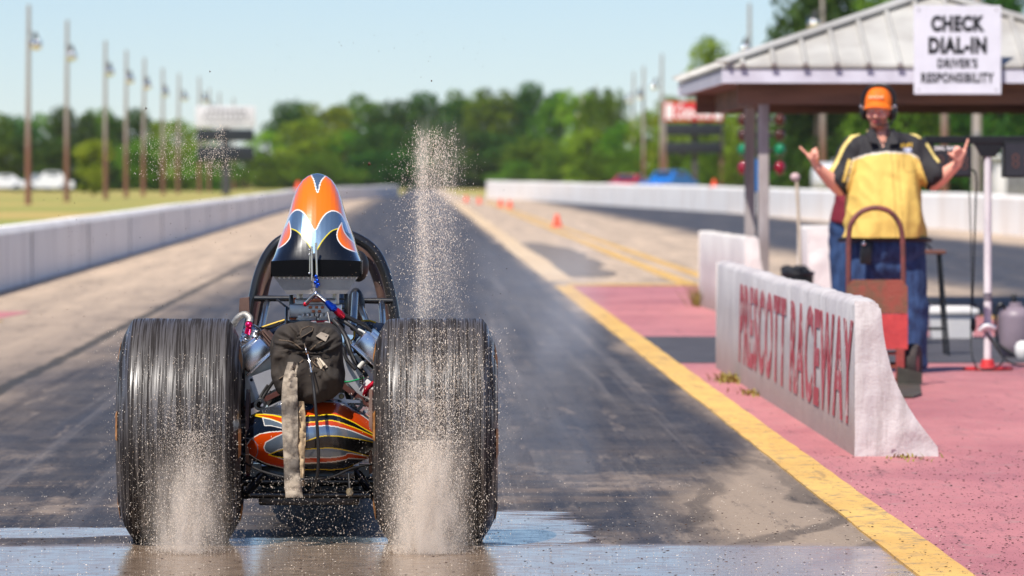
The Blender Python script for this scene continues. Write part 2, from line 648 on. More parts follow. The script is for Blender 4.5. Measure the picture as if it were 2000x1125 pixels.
def make_grass_mat():
    m, nt, b = nodes('field_grass')
    pos = N(nt, 'ShaderNodeNewGeometry').outputs['Position']
    a = nz(nt, pos, 0.035, 6, 0.65)
    d = nz(nt, pos, 0.5, 6, 0.7)
    e = nz(nt, pos, 6, 4, 0.7)
    c = mixc(nt, sstep(nt, a, 0.38, 0.62), S(138, 142, 62), S(190, 158, 92))
    c = mixc(nt, mth(nt, 'MULTIPLY', sstep(nt, d, 0.4, 0.7), 0.6), c, S(112, 126, 48))
    c = mixc(nt, mth(nt, 'MULTIPLY', sstep(nt, e, 0.5, 0.75), 0.5), c, S(168, 156, 84))
    nt.links.new(c, b.inputs['Base Color'])
    b.inputs['Roughness'].default_value = 0.9
    return m


def structure(name, mb, mat, smooth=0):
    o = mb.build(name, mat, None, smooth, fix=False)
    o['kind'] = 'structure'
    return o


def strip(name, mat, xs, z, step=4.0, jit=0.0):
    """a ribbon along the track: xs = [(y, x0, x1), ...]"""
    b = MB()
    prev = None
    rows = []
    for (y0, a0, b0), (y1, a1, b1) in zip(xs[:-1], xs[1:]):
        n = max(1, int((y1 - y0) / step))
        for i in range(n):
            t = i / n
            rows.append((y0 + (y1 - y0) * t, a0 + (a1 - a0) * t, b0 + (b1 - b0) * t))
    rows.append(xs[-1])
    for y, a, c in rows:
        j = lambda: random.uniform(-jit, jit)
        cur = [Vector((a + j(), y, z)), Vector((c + j(), y, z))]
        if prev:
            b.add([prev[0], prev[1], cur[1], cur[0]], [(0, 1, 2, 3)])
            for k in (0, 1):         # the paint film's own edge
                lo = [Vector((v.x, v.y, 0.0042)) for v in (prev[k], cur[k])]
                b.add([prev[k], cur[k], lo[1], lo[0]], [(0, 1, 2, 3)])
        prev = cur
    return structure(name, b, mat)


m_track = make_track_mat()
m_grass = make_grass_mat()
g = MB()
g.sheet([(-3000, -60), (3000, -60), (3000, 6000), (-3000, 6000)], 0.0)
structure('ground', g, m_grass)

# the walls' lines, from the photograph's own wall feet
WL = [(20, -4.72), (64, -4.70), (120, -4.80), (190, -5.0), (262, -5.2), (300, -4.6), (365, -1.7), (372, -1.2)]
WR = [(60, 13.4), (140, 13.1), (170, 11.9), (200, 11.4), (250, 9.0), (315, 6.2), (350, 4.2)]
g = MB()
left = [(x - 0.3, y) for y, x in WL]
right = [(x + 0.4, y) for y, x in WR]
g.sheet([(-4.9, -20), (14, -20), (14, 60)] + right[0:] + [(2.8, 420), (2.2, 760), (-0.6, 760), (-1.2, 420)] + left[::-1] + [(-4.9, 20)], 0.004)
structure('race_track', g, m_track)

m_pink = paint_on_ground('pink_floor_paint', S(192, 124, 124), S(166, 102, 106), S(164, 132, 126), 0.54, 0.74)
m_yel = paint_on_ground('yellow_line_paint', S(226, 184, 100), S(206, 160, 82), S(150, 128, 96), 0.50, 0.66, 11)
m_cream = paint_on_ground('cream_line_paint', S(226, 200, 160), S(206, 176, 136), S(150, 132, 116), 0.5, 0.7, 5)
m_dark = M('patch_asphalt', S(78, 76, 80), 0.7, col2=S(60, 58, 62), scale=3, bump=0.3, bscale=60, bdist=0.005)
strip('starting_pad', m_pink, [(8, 1.80, 5.35), (68.6, 1.80, 5.35)], 0.007, 10)
strip('asphalt_strip', m_dark, [(39.8, 1.70, 5.32), (46.4, 1.70, 5.32)], 0.010, 10)
strip('lane_line_marking', m_yel, [(8, 1.62, 1.80), (68, 1.62, 1.82)], 0.012, 0.5, 0.004)
strip('far_lane_line_marking', m_cream, [(71, 1.62, 1.95), (300, 1.75, 2.15)], 0.012, 8, 0.03)
strip('right_lane_line_marking', m_yel, [(8, 5.22, 5.40), (68, 5.22, 5.40)], 0.012, 2.0, 0.012)
strip('pad_edge_marking', m_yel, [(67.9, 1.80, 5.2), (69.2, 1.80, 5.2)], 0.012, 0.3, 0.01)
strip('centre_line_marking', m_yel, [(69.3, 3.15, 3.35), (300, 3.40, 3.52)], 0.012, 6, 0.02)
strip('second_centre_line_marking', m_yel, [(69.3, 3.60, 3.78), (300, 3.62, 3.75)], 0.0125, 6, 0.02)
strip('left_pad', m_pink, [(51.5, -4.6, -3.85), (55.0, -4.6, -3.70)], 0.008, 1)
strip('left_pad_line_marking', m_yel, [(49.8, -4.6, -3.95), (51.4, -4.6, -3.70)], 0.012, 0.5, 0.02)
strip('tarmac_patch', M('pale_tarmac', S(124, 112, 102), 0.8, col2=S(100, 92, 86), scale=3), [(74, 1.98, 2.55), (100, 1.98, 2.85), (112, 2.0, 2.4)], 0.010, 2, 0.10)

# ------------------------------------------------------------------ concrete walls
m_wall = M('whitewashed_concrete', S(246, 242, 238), 0.75, col2=S(198, 190, 186), scale=2.6, lo=.48, hi=.80, stretch=(1, .5, 0.12), bump=0.3, bscale=20)
m_wall2 = M('bright_whitewash', S(250, 248, 244), 0.7, col2=S(236, 228, 220), scale=1.1, stretch=(1, 1, 0.4), bump=0.25, bscale=18)
m_seam = M('dark_joint', S(152, 148, 148), 0.85)


def long_wall(name, label, line, h0, h1, thick, side, mat, panel):
    root = thing(name, label, 'wall', (line[0][1], line[0][0], 0))
    b = MB()
    rows = []
    pts = []
    for (y0, x0), (y1, x1) in zip(line[:-1], line[1:]):
        n = max(1, int((y1 - y0) / panel))
        for i in range(n):
            t = i / n
            pts.append((x0 + (x1 - x0) * t, y0 + (y1 - y0) * t))
    pts.append((line[-1][1], line[-1][0]))
    n = len(pts)
    for i, (x, y) in enumerate(pts):
        h = h0 + (h1 - h0) * i / n + random.uniform(-0.012, 0.012)
        s = side
        f = 0.03
        sec = [(x, 0), (x + s * 0.01, h - 0.07), (x + s * 0.06, h), (x + s * (thick - 0.04), h), (x + s * thick, h - 0.05), (x + s * (thick + 0.05), 0)]
        rows.append([Vector((a, y, z)) for a, z in sec])
    vs = [p for r in rows for p in r]
    k = 6
    fs = []
    for i in range(n - 1):
        for j in range(k - 1):
            fs.append((i * k + j, i * k + j + 1, (i + 1) * k + j + 1, (i + 1) * k + j))
    fs += [tuple(range(k)), tuple((n - 1) * k + j for j in range(k - 1, -1, -1))]
    b.add(vs, fs)
    b.build('wall_body', mat, root, 30)
    sm = MB()
    for i in range(2, n - 1, 2):
        x, y = pts[i]
        if y < 330:
            h = h0 - 0.08
            sm.box((x, y, h / 2), (0.016, 0.03, h))
    sm.build('joint', m_seam, root, 0)
    return root


long_wall('concrete_wall', 'long low whitewashed concrete wall between left lane and grass field', WL, 0.72, 0.74, 0.30, -1, m_wall, 6.1)
long_wall('concrete_wall', 'long bright white concrete wall on far side of right lane', WR, 0.84, 1.05, 0.24, 1, m_wall2, 6.1)


# ------------------------------------------------------------------ light poles
m_wood, nt, bs = nodes('weathered_pole_wood')
tc = N(nt, 'ShaderNodeTexCoord').outputs['Object']
sp = N(nt, 'ShaderNodeSeparateXYZ')
nt.links.new(tc, sp.inputs[0])
hz_ = mth(nt, 'ADD', sp.outputs[2], mth(nt, 'MULTIPLY', nz(nt, tc, 2.0, 4, 0.6, (1, 1, 0.3)), 2.0))
nt.links.new(mixc(nt, sstep(nt, hz_, 2.5, 6.5), S(118, 80, 62), S(150, 142, 136)), bs.inputs['Base Color'])
bs.inputs['Roughness'].default_value = 0.85
m_grey = M('grey_steel', S(150, 148, 146), 0.5, 0.6, col2=S(110, 108, 108))
m_shine = M('polished_reflector', (0.95, 0.93, 0.92), 0.10, 1.0)
m_dkmetal = M('dark_metal', S(58, 58, 60), 0.5, 0.4)


def light_pole(x, y, H, zl, sx):
    root = thing('light_pole', 'x', 'light pole', (x, y, 0), 'light poles along the track')
    b = MB()
    b.tube([(x, y, 0), (x, y, H * 0.5), (x + 0.03, y, H)], [0.15, 0.115, 0.08], 14)
    b.build('pole', m_wood, root)
    a = MB()
    a.tube([(x, y - 0.1, zl + 0.25), (x + sx * 0.2, y - 0.25, zl + 0.3), (x + sx * 0.36, y - 0.3, zl + 0.18)], 0.03, 8, 4)
    a.build('lamp_arm', m_grey, root)
    l = MB()
    l.lathe([(0.03, 0.28), (0.07, 0.24), (0.11, 0.12), (0.14, 0.04), (0.14, 0.0), (0.10, -0.02), (0.0, -0.03)], (x + sx * 0.36, y - 0.3, zl), 'Z', 20)
    o = l.build('lamp', m_dkmetal, root)
    r = MB()
    r.ball((x + sx * 0.40, y - 0.44, zl - 0.30), (0.28, 0.28, 0.26), 32, 20)
    r.build('reflector', m_shine, o, 180)
    return root


ORD = ['first', 'second', 'third', 'fourth', 'fifth', 'sixth', 'seventh', 'eighth', 'ninth', 'tenth', 'eleventh']
proto = None
for i, off in enumerate((760, 680, 615, 572, 532, 495, 463, 430, 409, 385, 362)):
    Y = 18 * F / off
    if proto is None:
        proto = light_pole(-18, Y, 9.25, 7.7, 1)
        o = proto
    else:
        o = copy_tree(proto)
        o.location = (-18 + random.uniform(-0.2, 0.2), Y, 0)
        s = random.uniform(0.96, 1.03)
        o.scale = (1, 1, s)
        o.rotation_euler = (random.uniform(-.006, .006), random.uniform(-.008, .008), random.uniform(-.4, .4))
    o['label'] = f'tall wooden light pole with small lamp in left field, {ORD[i]} from the left edge'
    o['group'] = 'light poles in the left field'
pr = None
for i, off in enumerate((1030, 785, 652, 484, 449, 415, 352, 318)):
    Y = 18 * F / off
    if pr is None:
        pr = light_pole(18, Y, 10.4, 8.3, -1)
        o = pr
    else:
        o = copy_tree(pr)
        o.location = (18 + random.uniform(-0.3, 0.3), Y, 0)
        o.scale = (1, 1, random.uniform(0.95, 1.03))
        o.rotation_euler = (random.uniform(-.006, .006), random.uniform(-.008, .008), random.uniform(-.4, .4))
    o['label'] = f'brown wooden light pole by the trees beyond the right wall, {ORD[i]} from the right edge'
    o['group'] = 'light poles beyond the right wall'
# a nearer grey pole behind the display stand
root = thing('utility_pole', 'pale grey utility pole seen behind the black display stand', 'utility pole', (14.6, 150, 0))
b = MB()
b.tube([(14.6, 150, 0), (14.62, 150, 4.5), (14.6, 150, 7.5)], [0.13, 0.12, 0.10], 14)
b.build('pole', M('bleached_wood', S(168, 158, 150), 0.85, col2=S(132, 122, 116), scale=3, stretch=(1, 1, 0.1)), root)
b = MB()
b.box((14.6, 149.83, 2.35), (0.16, 0.10, 0.22), None, 0.02)
b.tube([(14.6, 149.86, 0.4), (14.6, 149.86, 2.3)], 0.02, 8)
b.build('meter_box', m_grey, root)


# ------------------------------------------------------------------ trees
def leaf_mat(name, c1, c2):
    m, nt, b = nodes(name)
    oi = N(nt, 'ShaderNodeObjectInfo')
    pos = N(nt, 'ShaderNodeNewGeometry').outputs['Position']
    f = nz(nt, pos, 0.9, 4, 0.7)
    c = mixc(nt, sstep(nt, f, 0.32, 0.68), c1, c2)
    hv = N(nt, 'ShaderNodeHueSaturation')
    nt.links.new(mth(nt, 'MULTIPLY_ADD', oi.outputs['Random'], 0.05, 0.475), hv.inputs['Hue'])
    nt.links.new(mth(nt, 'MULTIPLY_ADD', oi.outputs['Random'], 0.55, 0.66), hv.inputs['Value'])
    nt.links.new(c, hv.inputs['Color'])
    nt.links.new(hv.outputs[0], b.inputs['Base Color'])
    b.inputs['Roughness'].default_value = 0.6
    b.inputs['Specular IOR Level'].default_value = 0.12
    tr = N(nt, 'ShaderNodeBsdfTranslucent')
    nt.links.new(hv.outputs[0], tr.inputs['Color'])
    mx = N(nt, 'ShaderNodeMixShader')
    mx.inputs[0].default_value = 0.3
    nt.links.new(b.outputs[0], mx.inputs[1])
    nt.links.new(tr.outputs[0], mx.inputs[2])
    nt.links.new(mx.outputs[0], nt.nodes['Material Output'].inputs[0])
    return m


m_leaf = leaf_mat('oak_leaves', S(62, 96, 22), S(112, 146, 36))
m_leaf2 = leaf_mat('pale_leaves', S(98, 132, 26), S(146, 168, 42))
m_leaf3 = leaf_mat('dark_leaves', S(36, 70, 24), S(74, 112, 32))
m_bark = M('bark', S(66, 56, 46), 0.9, col2=S(46, 40, 34), scale=4, stretch=(1, 1, 0.3), bump=0.5)


def crown_points(rng, H, W, nclus, low):
    cl = []
    for i in range(nclus):
        z = rng.uniform(low, 0.93)
        wmax = W * 0.5 * (1 - max(0, (z - 0.45) / 0.55) ** 2.0) ** 0.5 if z > 0.45 else W * 0.5 * (0.62 + 0.38 * (z / 0.45))
        a = rng.uniform(0, 2 * math.pi)
        r = wmax * math.sqrt(rng.uniform(0.1, 1)) * 0.85
        cl.append((r * math.cos(a), r * math.sin(a), z * H, rng.uniform(0.13, 0.24) * W))
    return cl


def make_tree(name, seed, H, W, leafmat, nleaf=3600, nclus=26, low=0.10, lsize=0.42):
    rng = np.random.default_rng(seed)
    root = thing(name, 'x', 'tree', (0, 0, 0))
    cl = crown_points(rng, H, W, nclus, low)
    per = nleaf // nclus
    n = per * nclus
    d = rng.normal(size=(n, 3))
    d /= np.linalg.norm(d, axis=1)[:, None]
    rad = rng.uniform(0.35, 1.0, n) ** 0.5
    c = np.repeat(np.array(cl), per, axis=0)
    p = c[:, :3] + d * (c[:, 3] * rad)[:, None] * np.array([1, 1, 0.85])
    p[:, 2] = np.maximum(p[:, 2], 0.25)
    q = d * 0.6 + rng.normal(size=(n, 3)) * 0.55
    q /= np.linalg.norm(q, axis=1)[:, None]
    t = np.cross(q, rng.normal(size=(n, 3)))
    t /= np.linalg.norm(t, axis=1)[:, None]
    u = np.cross(q, t)
    s = (rng.uniform(0.5, 1.0, n) * lsize * 0.5)[:, None]
    v = np.stack([p - t * s * 1.2, p + u * s * 0.7, p + t * s * 1.2, p - u * s * 0.7], 1).reshape(-1, 3)
    me = bpy.data.meshes.new('crown')
    me.from_pydata(v.tolist(), [], [(4 * i, 4 * i + 1, 4 * i + 2, 4 * i + 3) for i in range(n)])
    link('crown', me, leafmat, root, 0)
    b = MB()
    b.tube([(0, 0, 0), (0.08, 0, H * 0.25), (-0.05, 0.1, H * 0.5), (0.05, 0, H * 0.8)], [0.035 * H, 0.026 * H, 0.018 * H, 0.006 * H], 10, 4)
    for k in range(5):
        x, y, z, r = cl[k]
        b.tube([(0, 0, H * (0.2 + 0.06 * k)), (x * 0.5, y * 0.5, (z + H * 0.3) / 2 + 0.3), (x, y, z)], [0.014 * H, 0.009 * H, 0.004 * H], 7, 3)
    b.build('trunk', m_bark, root)
    return root


TREES = [
    make_tree('oak_tree', 1, 11, 9.5, m_leaf, 6000, 32, 0.06, 0.5),
    make_tree('leafy_tree', 2, 12, 8.0, m_leaf2, 5600, 30, 0.06, 0.46),
    make_tree('dark_tree', 3, 11, 8.5, m_leaf3, 6000, 32, 0.05, 0.5),
    make_tree('bushy_tree', 4, 9, 10.0, m_leaf, 5600, 30, 0.02, 0.46),
]
USED = [False] * 4


def plant(k, x, y, h, w, label, group=None):
    """h, w: wanted height and width"""
    t = TREES[k]
    bh, bw = ((11, 9.5), (12, 8.0), (11, 8.5), (9, 10.0))[k]
    if USED[k]:
        t = copy_tree(t)
    USED[k] = True
    t.location = (x, y, -0.05)
    t.rotation_euler = (0, 0, random.uniform(0, 6.28))
    t.scale = (w / bw, w / bw, h / bh)
    t['label'] = label
    if group:
        t['group'] = group
    return t


def plant_px(px, top, Z, wpx, k, label, group=None):
    x = (px - 815) * Z / F
    h = 1.3 + (345 - top) * Z / F
    plant(k, x, Z, h / 0.98, wpx * Z / F, label, group)


FARL = 'green tree of the far wood at the end of the track'
for px, top, Z, w, k in (
        (560, 205, 690, 95, 2), (590, 200, 730, 110, 0), (640, 205, 660, 120, 1), (700, 190, 700, 130, 0), (760, 196, 680, 110, 2),
        (800, 205, 740, 110, 0), (850, 183, 700, 130, 2), (905, 180, 720, 130, 0), (960, 180, 690, 120, 0), (1010, 186, 720, 115, 2),
        (1055, 172, 690, 110, 2), (1100, 188, 660, 110, 0), (520, 262, 640, 90, 1), (600, 235, 610, 120, 1), (560, 300, 590, 130, 3),
        (680, 262, 620, 130, 0), (740, 250, 610, 120, 2), (830, 255, 640, 110, 2), (900, 260, 640, 120, 2), (980, 262, 640, 130, 2),
        (640, 300, 570, 140, 3), (730, 296, 580, 120, 2), (480, 300, 600, 120, 3), (1040, 270, 600, 130, 0), (930, 310, 600, 120, 2), (860, 306, 620, 120, 2),
        (790, 300, 600, 110, 2), (1000, 316, 580, 100, 3), (430, 312, 580, 110, 3)):
    plant_px(px, top + random.uniform(-6, 6), Z, w * 1.15, k, FARL, 'trees of the far wood at the end of the track')
LL = 'green tree of the wood behind the left field'
for px, top, Z, w, k in (
        (-30, 222, 560, 120, 0), (30, 226, 580, 110, 2), (85, 220, 600, 110, 0), (140, 214, 570, 100, 2), (195, 212, 590, 110, 0), (250, 222, 560, 100, 2),
        (300, 236, 560, 90, 1), (345, 228, 540, 80, 1), (385, 238, 560, 80, 1), (-10, 275, 530, 120, 0), (60, 270, 530, 120, 2), (130, 280, 520, 120, 2),
        (210, 285, 530, 120, 2), (280, 275, 520, 110, 0), (350, 285, 520, 120, 1), (410, 296, 510, 100, 3), (-60, 240, 540, 120, 2)):
    plant_px(px, top + random.uniform(-5, 5), Z, w * 1.15, k, LL, 'trees of the wood behind the left field')
RL = 'green tree of the wood beyond the right wall'
for px, top, Z, w, k in (
        (1130, 182, 640, 90, 1), (1170, 176, 560, 90, 0), (1195, 180, 540, 70, 0), (1150, 250, 540, 110, 1), (1220, 246, 520, 100, 0), (1270, 216, 480, 100, 1),
        (1310, 186, 460, 100, 1), (1100, 300, 560, 110, 3), (1180, 300, 500, 120, 0), (1250, 290, 470, 120, 3), (1330, 232, 440, 130, 1), (1390, 226, 430, 130, 1),
        (1450, 215, 420, 130, 1), (1400, 290, 420, 140, 3), (1320, 300, 440, 120, 3), (1500, 230, 410, 140, 1), (1480, 290, 400, 140, 3),
        (1560, 180, 390, 160, 2), (1620, 205, 380, 160, 2), (1560, 270, 370, 150, 2), (1680, 200, 380, 170, 2), (1740, 190, 370, 170, 0),
        (1800, 195, 370, 170, 1), (1860, 200, 360, 170, 0), (1930, 190, 360, 170, 2), (1990, 200, 350, 170, 0), (2060, 195, 350, 170, 2), (1700, 280, 350, 170, 2),
        (2140, 200, 350, 180, 0), (2240, 205, 360, 190, 2), (2350, 190, 350, 190, 1), (2470, 200, 360, 200, 0), (2600, 210, 350, 200, 2), (-140, 220, 560, 130, 0), (-240, 225, 570, 130, 2),
        (1780, 270, 350, 170, 3), (1850, 280, 340, 170, 2), (1930, 275, 340, 170, 3), (2010, 280, 330, 170, 0), (1630, 290, 350, 160, 3)):
    plant_px(px, top + random.uniform(-5, 5), Z, w * 1.12, k, RL, 'trees of the wood beyond the right wall')
plant_px(1384, 72, 430, 125, 1, 'tall pale green tree rising alone left of the pavilion roof')
plant_px(1600, -75, 330, 260, 2, 'very tall dark tree towering behind the pavilion roof, left one')
plant_px(1760, -60, 320, 260, 0, 'very tall dark tree behind the ridge of the pavilion roof')
plant_px(1960, -40, 310, 240, 2, 'very tall dark tree behind the right slope of the pavilion roof')
m_leaf4 = leaf_mat('olive_leaves', S(112, 122, 26), S(150, 152, 44))
t = make_tree('small_tree', 9, 4.0, 3.2, m_leaf4, 3000, 18, 0.10, 0.26)
t.location = ((182 - 815) * 400 / F, 400, 0)
t['label'] = 'small round yellow green tree alone in the left field between the poles'
plant_px(1600, 318, 330, 120, 3, 'low green bush beside the white tank beyond the right wall')


# ------------------------------------------------------------------ scoreboards
m_navy = M('black_scoreboard', S(30, 34, 42), 0.5, col2=S(22, 26, 34))
m_red = M('red_sign_paint', S(206, 34, 40), 0.4, col2=S(186, 30, 36))
m_white = M('white_sign_paint', S(214, 212, 216), 0.5, col2=S(198, 196, 200))
m_whitetxt = M('white_letter_paint', S(244, 238, 238), 0.5)
m_greytxt = M('grey_letter_paint', S(128, 126, 132), 0.5)


def scoreboard(label, px0, px1, Z, rows, sign, posts):
    c = (px0 + px1) / 2
    root = thing('scoreboard', label, 'scoreboard', ((c - 815) * Z / F, Z, 0))
    for y0, y1 in rows:
        a, d = P(px0 + 3, y0, Z), P(px1 - 3, y1, Z)
        b = MB()
        b.box(((a.x + d.x) / 2, Z, (a.z + d.z) / 2), (d.x - a.x, 0.25, a.z - d.z), None, 0.02)
        o = b.build('display_panel', m_navy, root)
    a, d = P(px0, sign[0], Z), P(px1, sign[1], Z)
    b = MB()
    b.box(((a.x + d.x) / 2, Z, (a.z + d.z) / 2), (d.x - a.x, 0.2, a.z - d.z), None, 0.02)
    sg = b.build('sign_board', sign[2], root)
    for p0, p1, top, mt in posts:
        x = ((p0 + p1) / 2 - 815) * Z / F
        z = P(0, top, Z).z
        b = MB()
        b.box((x, Z + 0.3, z / 2), ((p1 - p0) * Z / F, 0.2, z), None, 0.02)
        b.build('post', mt, root)
    return root, sg, (a, d)


m_post = M('dark_post', S(64, 62, 66), 0.7, col2=S(84, 80, 80), scale=2)
r, sg, (a, d) = scoreboard('black scoreboard with white advertising board on one post in left field', 382, 499, 405,
                           ((252, 276), (286, 314)), (207, 249, m_white), ((433, 449, 215, m_post),))
for k, (w, h, dz) in enumerate(((2.9, 0.26, 0.38), (3.3, 0.2, 0.0), (2.6, 0.16, -0.36))):
    b = MB()
    for j in range(9):
        x0 = (a.x + d.x) / 2 - w / 2 + w * j / 9
        b.box((x0 + w / 18, 405 - 0.104, (a.z + d.z) / 2 + dz), (w / 9 * random.uniform(.55, .8), 0.006, h))
    b.build('faded_lettering', m_greytxt, sg, 0)
r, sg, (a, d) = scoreboard('black scoreboard under red and white soft drink sign beyond right wall', 1297, 1412, 405,
                           ((242, 265), (278, 300)), (199, 236, m_red), ((1352, 1363, 205, m_post), (1296, 1303, 205, m_wood), (1406, 1413, 205, m_wood)))
cx, cz = (a.x + d.x) / 2, (a.z + d.z) / 2
lettering('Coca-Cola', (cx, 405 - 0.104, cz), (1, 0, 0), (0, 0, 1), 2.55, 1.02, m_whitetxt, sg, bold=0.03, shear=0.35, th=0.01)
for s in (-1, 1):
    b = MB()
    b.box((cx + s * 1.72, 405 - 0.105, cz), (0.52, 0.01, 1.08))
    b.build('side_panel', m_whitetxt, sg, 0)


# ------------------------------------------------------------------ parked cars
m_glass = M('car_glass', S(40, 50, 58), 0.06, 0.0, spec=0.9)
m_tyre = M('tyre_rubber', S(32, 31, 31), 0.7)
m_chrome = M('chrome', (0.82, 0.82, 0.82), 0.1, 1.0)


def make_car(label, loc, rz, paint, roofh=1.4, L=4.5):
    root = thing('parked_car', label, 'car', (0, 0, 0))
    prof = [(-L / 2, 0.35), (-L / 2, 0.72), (-L / 2 + .25, 0.86), (-L / 2 + 1.35, 0.95), (-L / 2 + 1.9, roofh - 0.05), (-L / 2 + 2.4, roofh), (L / 2 - 1.2, roofh - .03), (L / 2 - 0.55, 0.98), (L / 2 - .06, 0.92), (L / 2, 0.6), (L / 2 - .05, 0.33)]
    b = MB()
    n = len(prof)
    vs, fs = [], []
    for yy, ins in ((-0.86, 0.10), (-0.80, 0.0), (0.80, 0.0), (0.86, 0.10)):
        for x, z in prof:
            k = 0.84 if z > 1.0 else 1.0
            vs.append((x * (1 - ins * 0.15), yy * k, z - ins * 0.25 if z > 0.5 else z + ins * 0.2))
    for r in range(3):
        for j in range(n):
            fs.append((r * n + j, r * n + (j + 1) % n, (r + 1) * n + (j + 1) % n, (r + 1) * n + j))
    fs += [tuple(range(n)), tuple(3 * n + j for j in range(n - 1, -1, -1))]
    b.add(vs, fs)
    body = b.build('body', paint, root, 30)
    for s in (-1, 1):
        for x in (-L / 2 + 0.85, L / 2 - 0.9):
            w = MB()
            w.lathe([(0.0, -0.1), (0.2, -0.1), (0.31, -0.09), (0.33, -0.04), (0.33, 0.04), (0.31, 0.09), (0.2, 0.1), (0.0, 0.1)], (x, s * 0.78, 0.33), 'Y', 24)
            wh = w.build('wheel', m_tyre, root)
            h = MB()
            h.lathe([(0.0, s * 0.108), (0.17, s * 0.106), (0.2, s * 0.10), (0.2, s * 0.09)], (x, s * 0.78, 0.33), 'Y', 18)
            h.build('rim', m_chrome, wh)
        w = MB()
        yy = s * 0.735
        w.prism([(-L / 2 + 1.75, yy, 0.98), (-L / 2 + 2.1, yy, roofh - .1), (L / 2 - 1.3, yy, roofh - .1), (L / 2 - .8, yy, 0.98)], (0, -.03, 0), (0, .03, 0))
        w.build('side_window', m_glass, body, 0)
        w = MB()
        w.ball((-L / 2 + 0.04, s * 0.6, 0.68), (0.07, 0.13, 0.09))
        w.build('headlight', m_chrome, body)
    w = MB()
    w.prism([(-L / 2 + 1.42, -.62, 0.985), (-L / 2 + 1.42, .62, 0.985), (-L / 2 + 1.88, .58, roofh - .09), (-L / 2 + 1.88, -.58, roofh - .09)], (-.03, 0, 0), (-.01, 0, .02))
    w.build('windscreen', m_glass, body, 0)
    w = MB()
    w.box((-L / 2 - 0.02, 0, 0.48), (0.12, 1.5, 0.14), None, 0.04)
    w.build('bumper', m_chrome, body)
    root.location = loc
    root.rotation_euler = (0, 0, rz)
    return root


def car_paint(n, c):
    return M(n, c, 0.25, 0.0, col2=tuple(v * 0.92 for v in c), coat=1.0)


m_cb, m_cr, m_cw, m_cs = car_paint('blue_car_paint', S(20, 112, 200)), car_paint('red_car_paint', S(196, 36, 62)), car_paint('white_car_paint', S(226, 226, 228)), car_paint('silver_car_paint', S(160, 164, 170))
make_car('bright blue car parked behind the right wall, larger of the two there', (15.7, 360, 0.1), 0.95, m_cb, 1.6)
make_car('red car parked behind the right wall, left of the blue car', (14.0, 380, 0.05), 1.2, m_cr, 1.4)
make_car('white car parked at the far left edge of the field', (-35.6, 490, 0), 0.15, m_cw, 1.5)
make_car('silver car parked in field beside the leftmost light pole', (-33.2, 500, 0), 0.4, m_cs, 1.55)
make_car('white car with blue windows parked right of the leftmost light pole', (-31.4, 488, 0), 0.1, m_cw, 1.75)

# white tank trailer and white shed beyond the right wall
m_tank = M('white_tank_paint', S(206, 208, 212), 0.45, col2=S(184, 186, 190), scale=2)
root = thing('storage_tank', 'white storage tank on legs behind right wall, left of the man', 'tank', (14.9, 205, 0))
b = MB()
b.lathe([(0, -0.85), (0.3, -0.83), (0.5, -0.74), (0.58, -0.6), (0.6, 0.6), (0.58, 0.6), (0.5, 0.74), (0.3, 0.83), (0, 0.85)], (14.9, 205, 1.22), 'X', 30)
b.build('tank_body', m_tank, root)
for s in (-0.5, 0.5):
    b = MB()
    b.box((14.9 + s, 205, 0.4), (0.14, 0.9, 0.8), None, 0.02)
    b.build('leg', m_grey, root)
b = MB()
b.cyl((14.9, 205, 1.8), (14.9, 205, 1.95), 0.12)
b.build('filler_cap', m_grey, root)
root = thing('shed', 'white shed with flat roof behind right wall under the number display', 'shed', (20.5, 190, 0))
b = MB()
b.box((20.5, 190, 0.95), (3.0, 2.4, 1.9), None, 0.03)
b.build('wall', M('shed_siding', S(214, 212, 212), 0.6, col2=S(196, 194, 196), scale=2), root)
b = MB()
b.box((20.5, 190, 1.96), (3.3, 2.7, 0.12), None, 0.03)
b.build('roof', m_tank, root)
b = MB()
b.box((19.7, 188.78, 0.8), (0.7, 0.06, 1.6), None, 0.01)
b.build('door', m_grey, root)

# ------------------------------------------------------------------ orange cones
m_cone = M('orange_cone_plastic', S(232, 74, 30), 0.5, col2=S(214, 60, 26), spec=0.4)
m_conew = M('cone_collar', S(235, 225, 215), 0.5)


def cone(x, y, z, label):
    root = thing('traffic_cone', label, 'cone', (x, y, z), 'orange cones along the track')
    b = MB()
    b.lathe([(0.13, 0.0), (0.125, 0.03), (0.11, 0.05), (0.05, 0.30), (0.035, 0.32), (0.0, 0.325)], (x, y, z), 'Z', 20)
    b.build('cone_body', m_cone, root)
    b = MB()
    b.box((x, y, z + 0.015), (0.32, 0.32, 0.03), None, 0.008)
    b.build('base', m_cone, root)
    return root


def at_ground(px, py, label):
    p = G(px, py)
    return cone(p.x, p.y, 0.013, label)


c0 = at_ground(1088, 444, 'orange cone on the yellow centre line, nearest of the row')
for px, py, lb in ((996, 407, 'orange cone on the centre line, second nearest of the row'), (978, 404, 'orange cone just left of the second nearest one on centre line'),
                   (936, 398, 'small orange cone standing before the far end of right wall'), (911, 395, 'farthest orange cone, between track and far end of right wall')):
    p = G(px, py)
    c = copy_tree(c0)
    c.location = (p.x, p.y, 0.013)
    c.scale = (0.95, 0.95, 1.05)
    c['label'] = lb
p = P(571, 374, 255)
c = copy_tree(c0)
c.location = (-5.28, 255, 0.735)
c.scale = (1.3, 1.3, 1.15)
c['label'] = 'orange cone standing on top of the left concrete wall'
c = copy_tree(c0)
c.location = (10.95, 212, 0.90)
c.scale = (1.0, 1.0, 0.95)
c['label'] = 'orange cone standing on top of the right concrete wall'
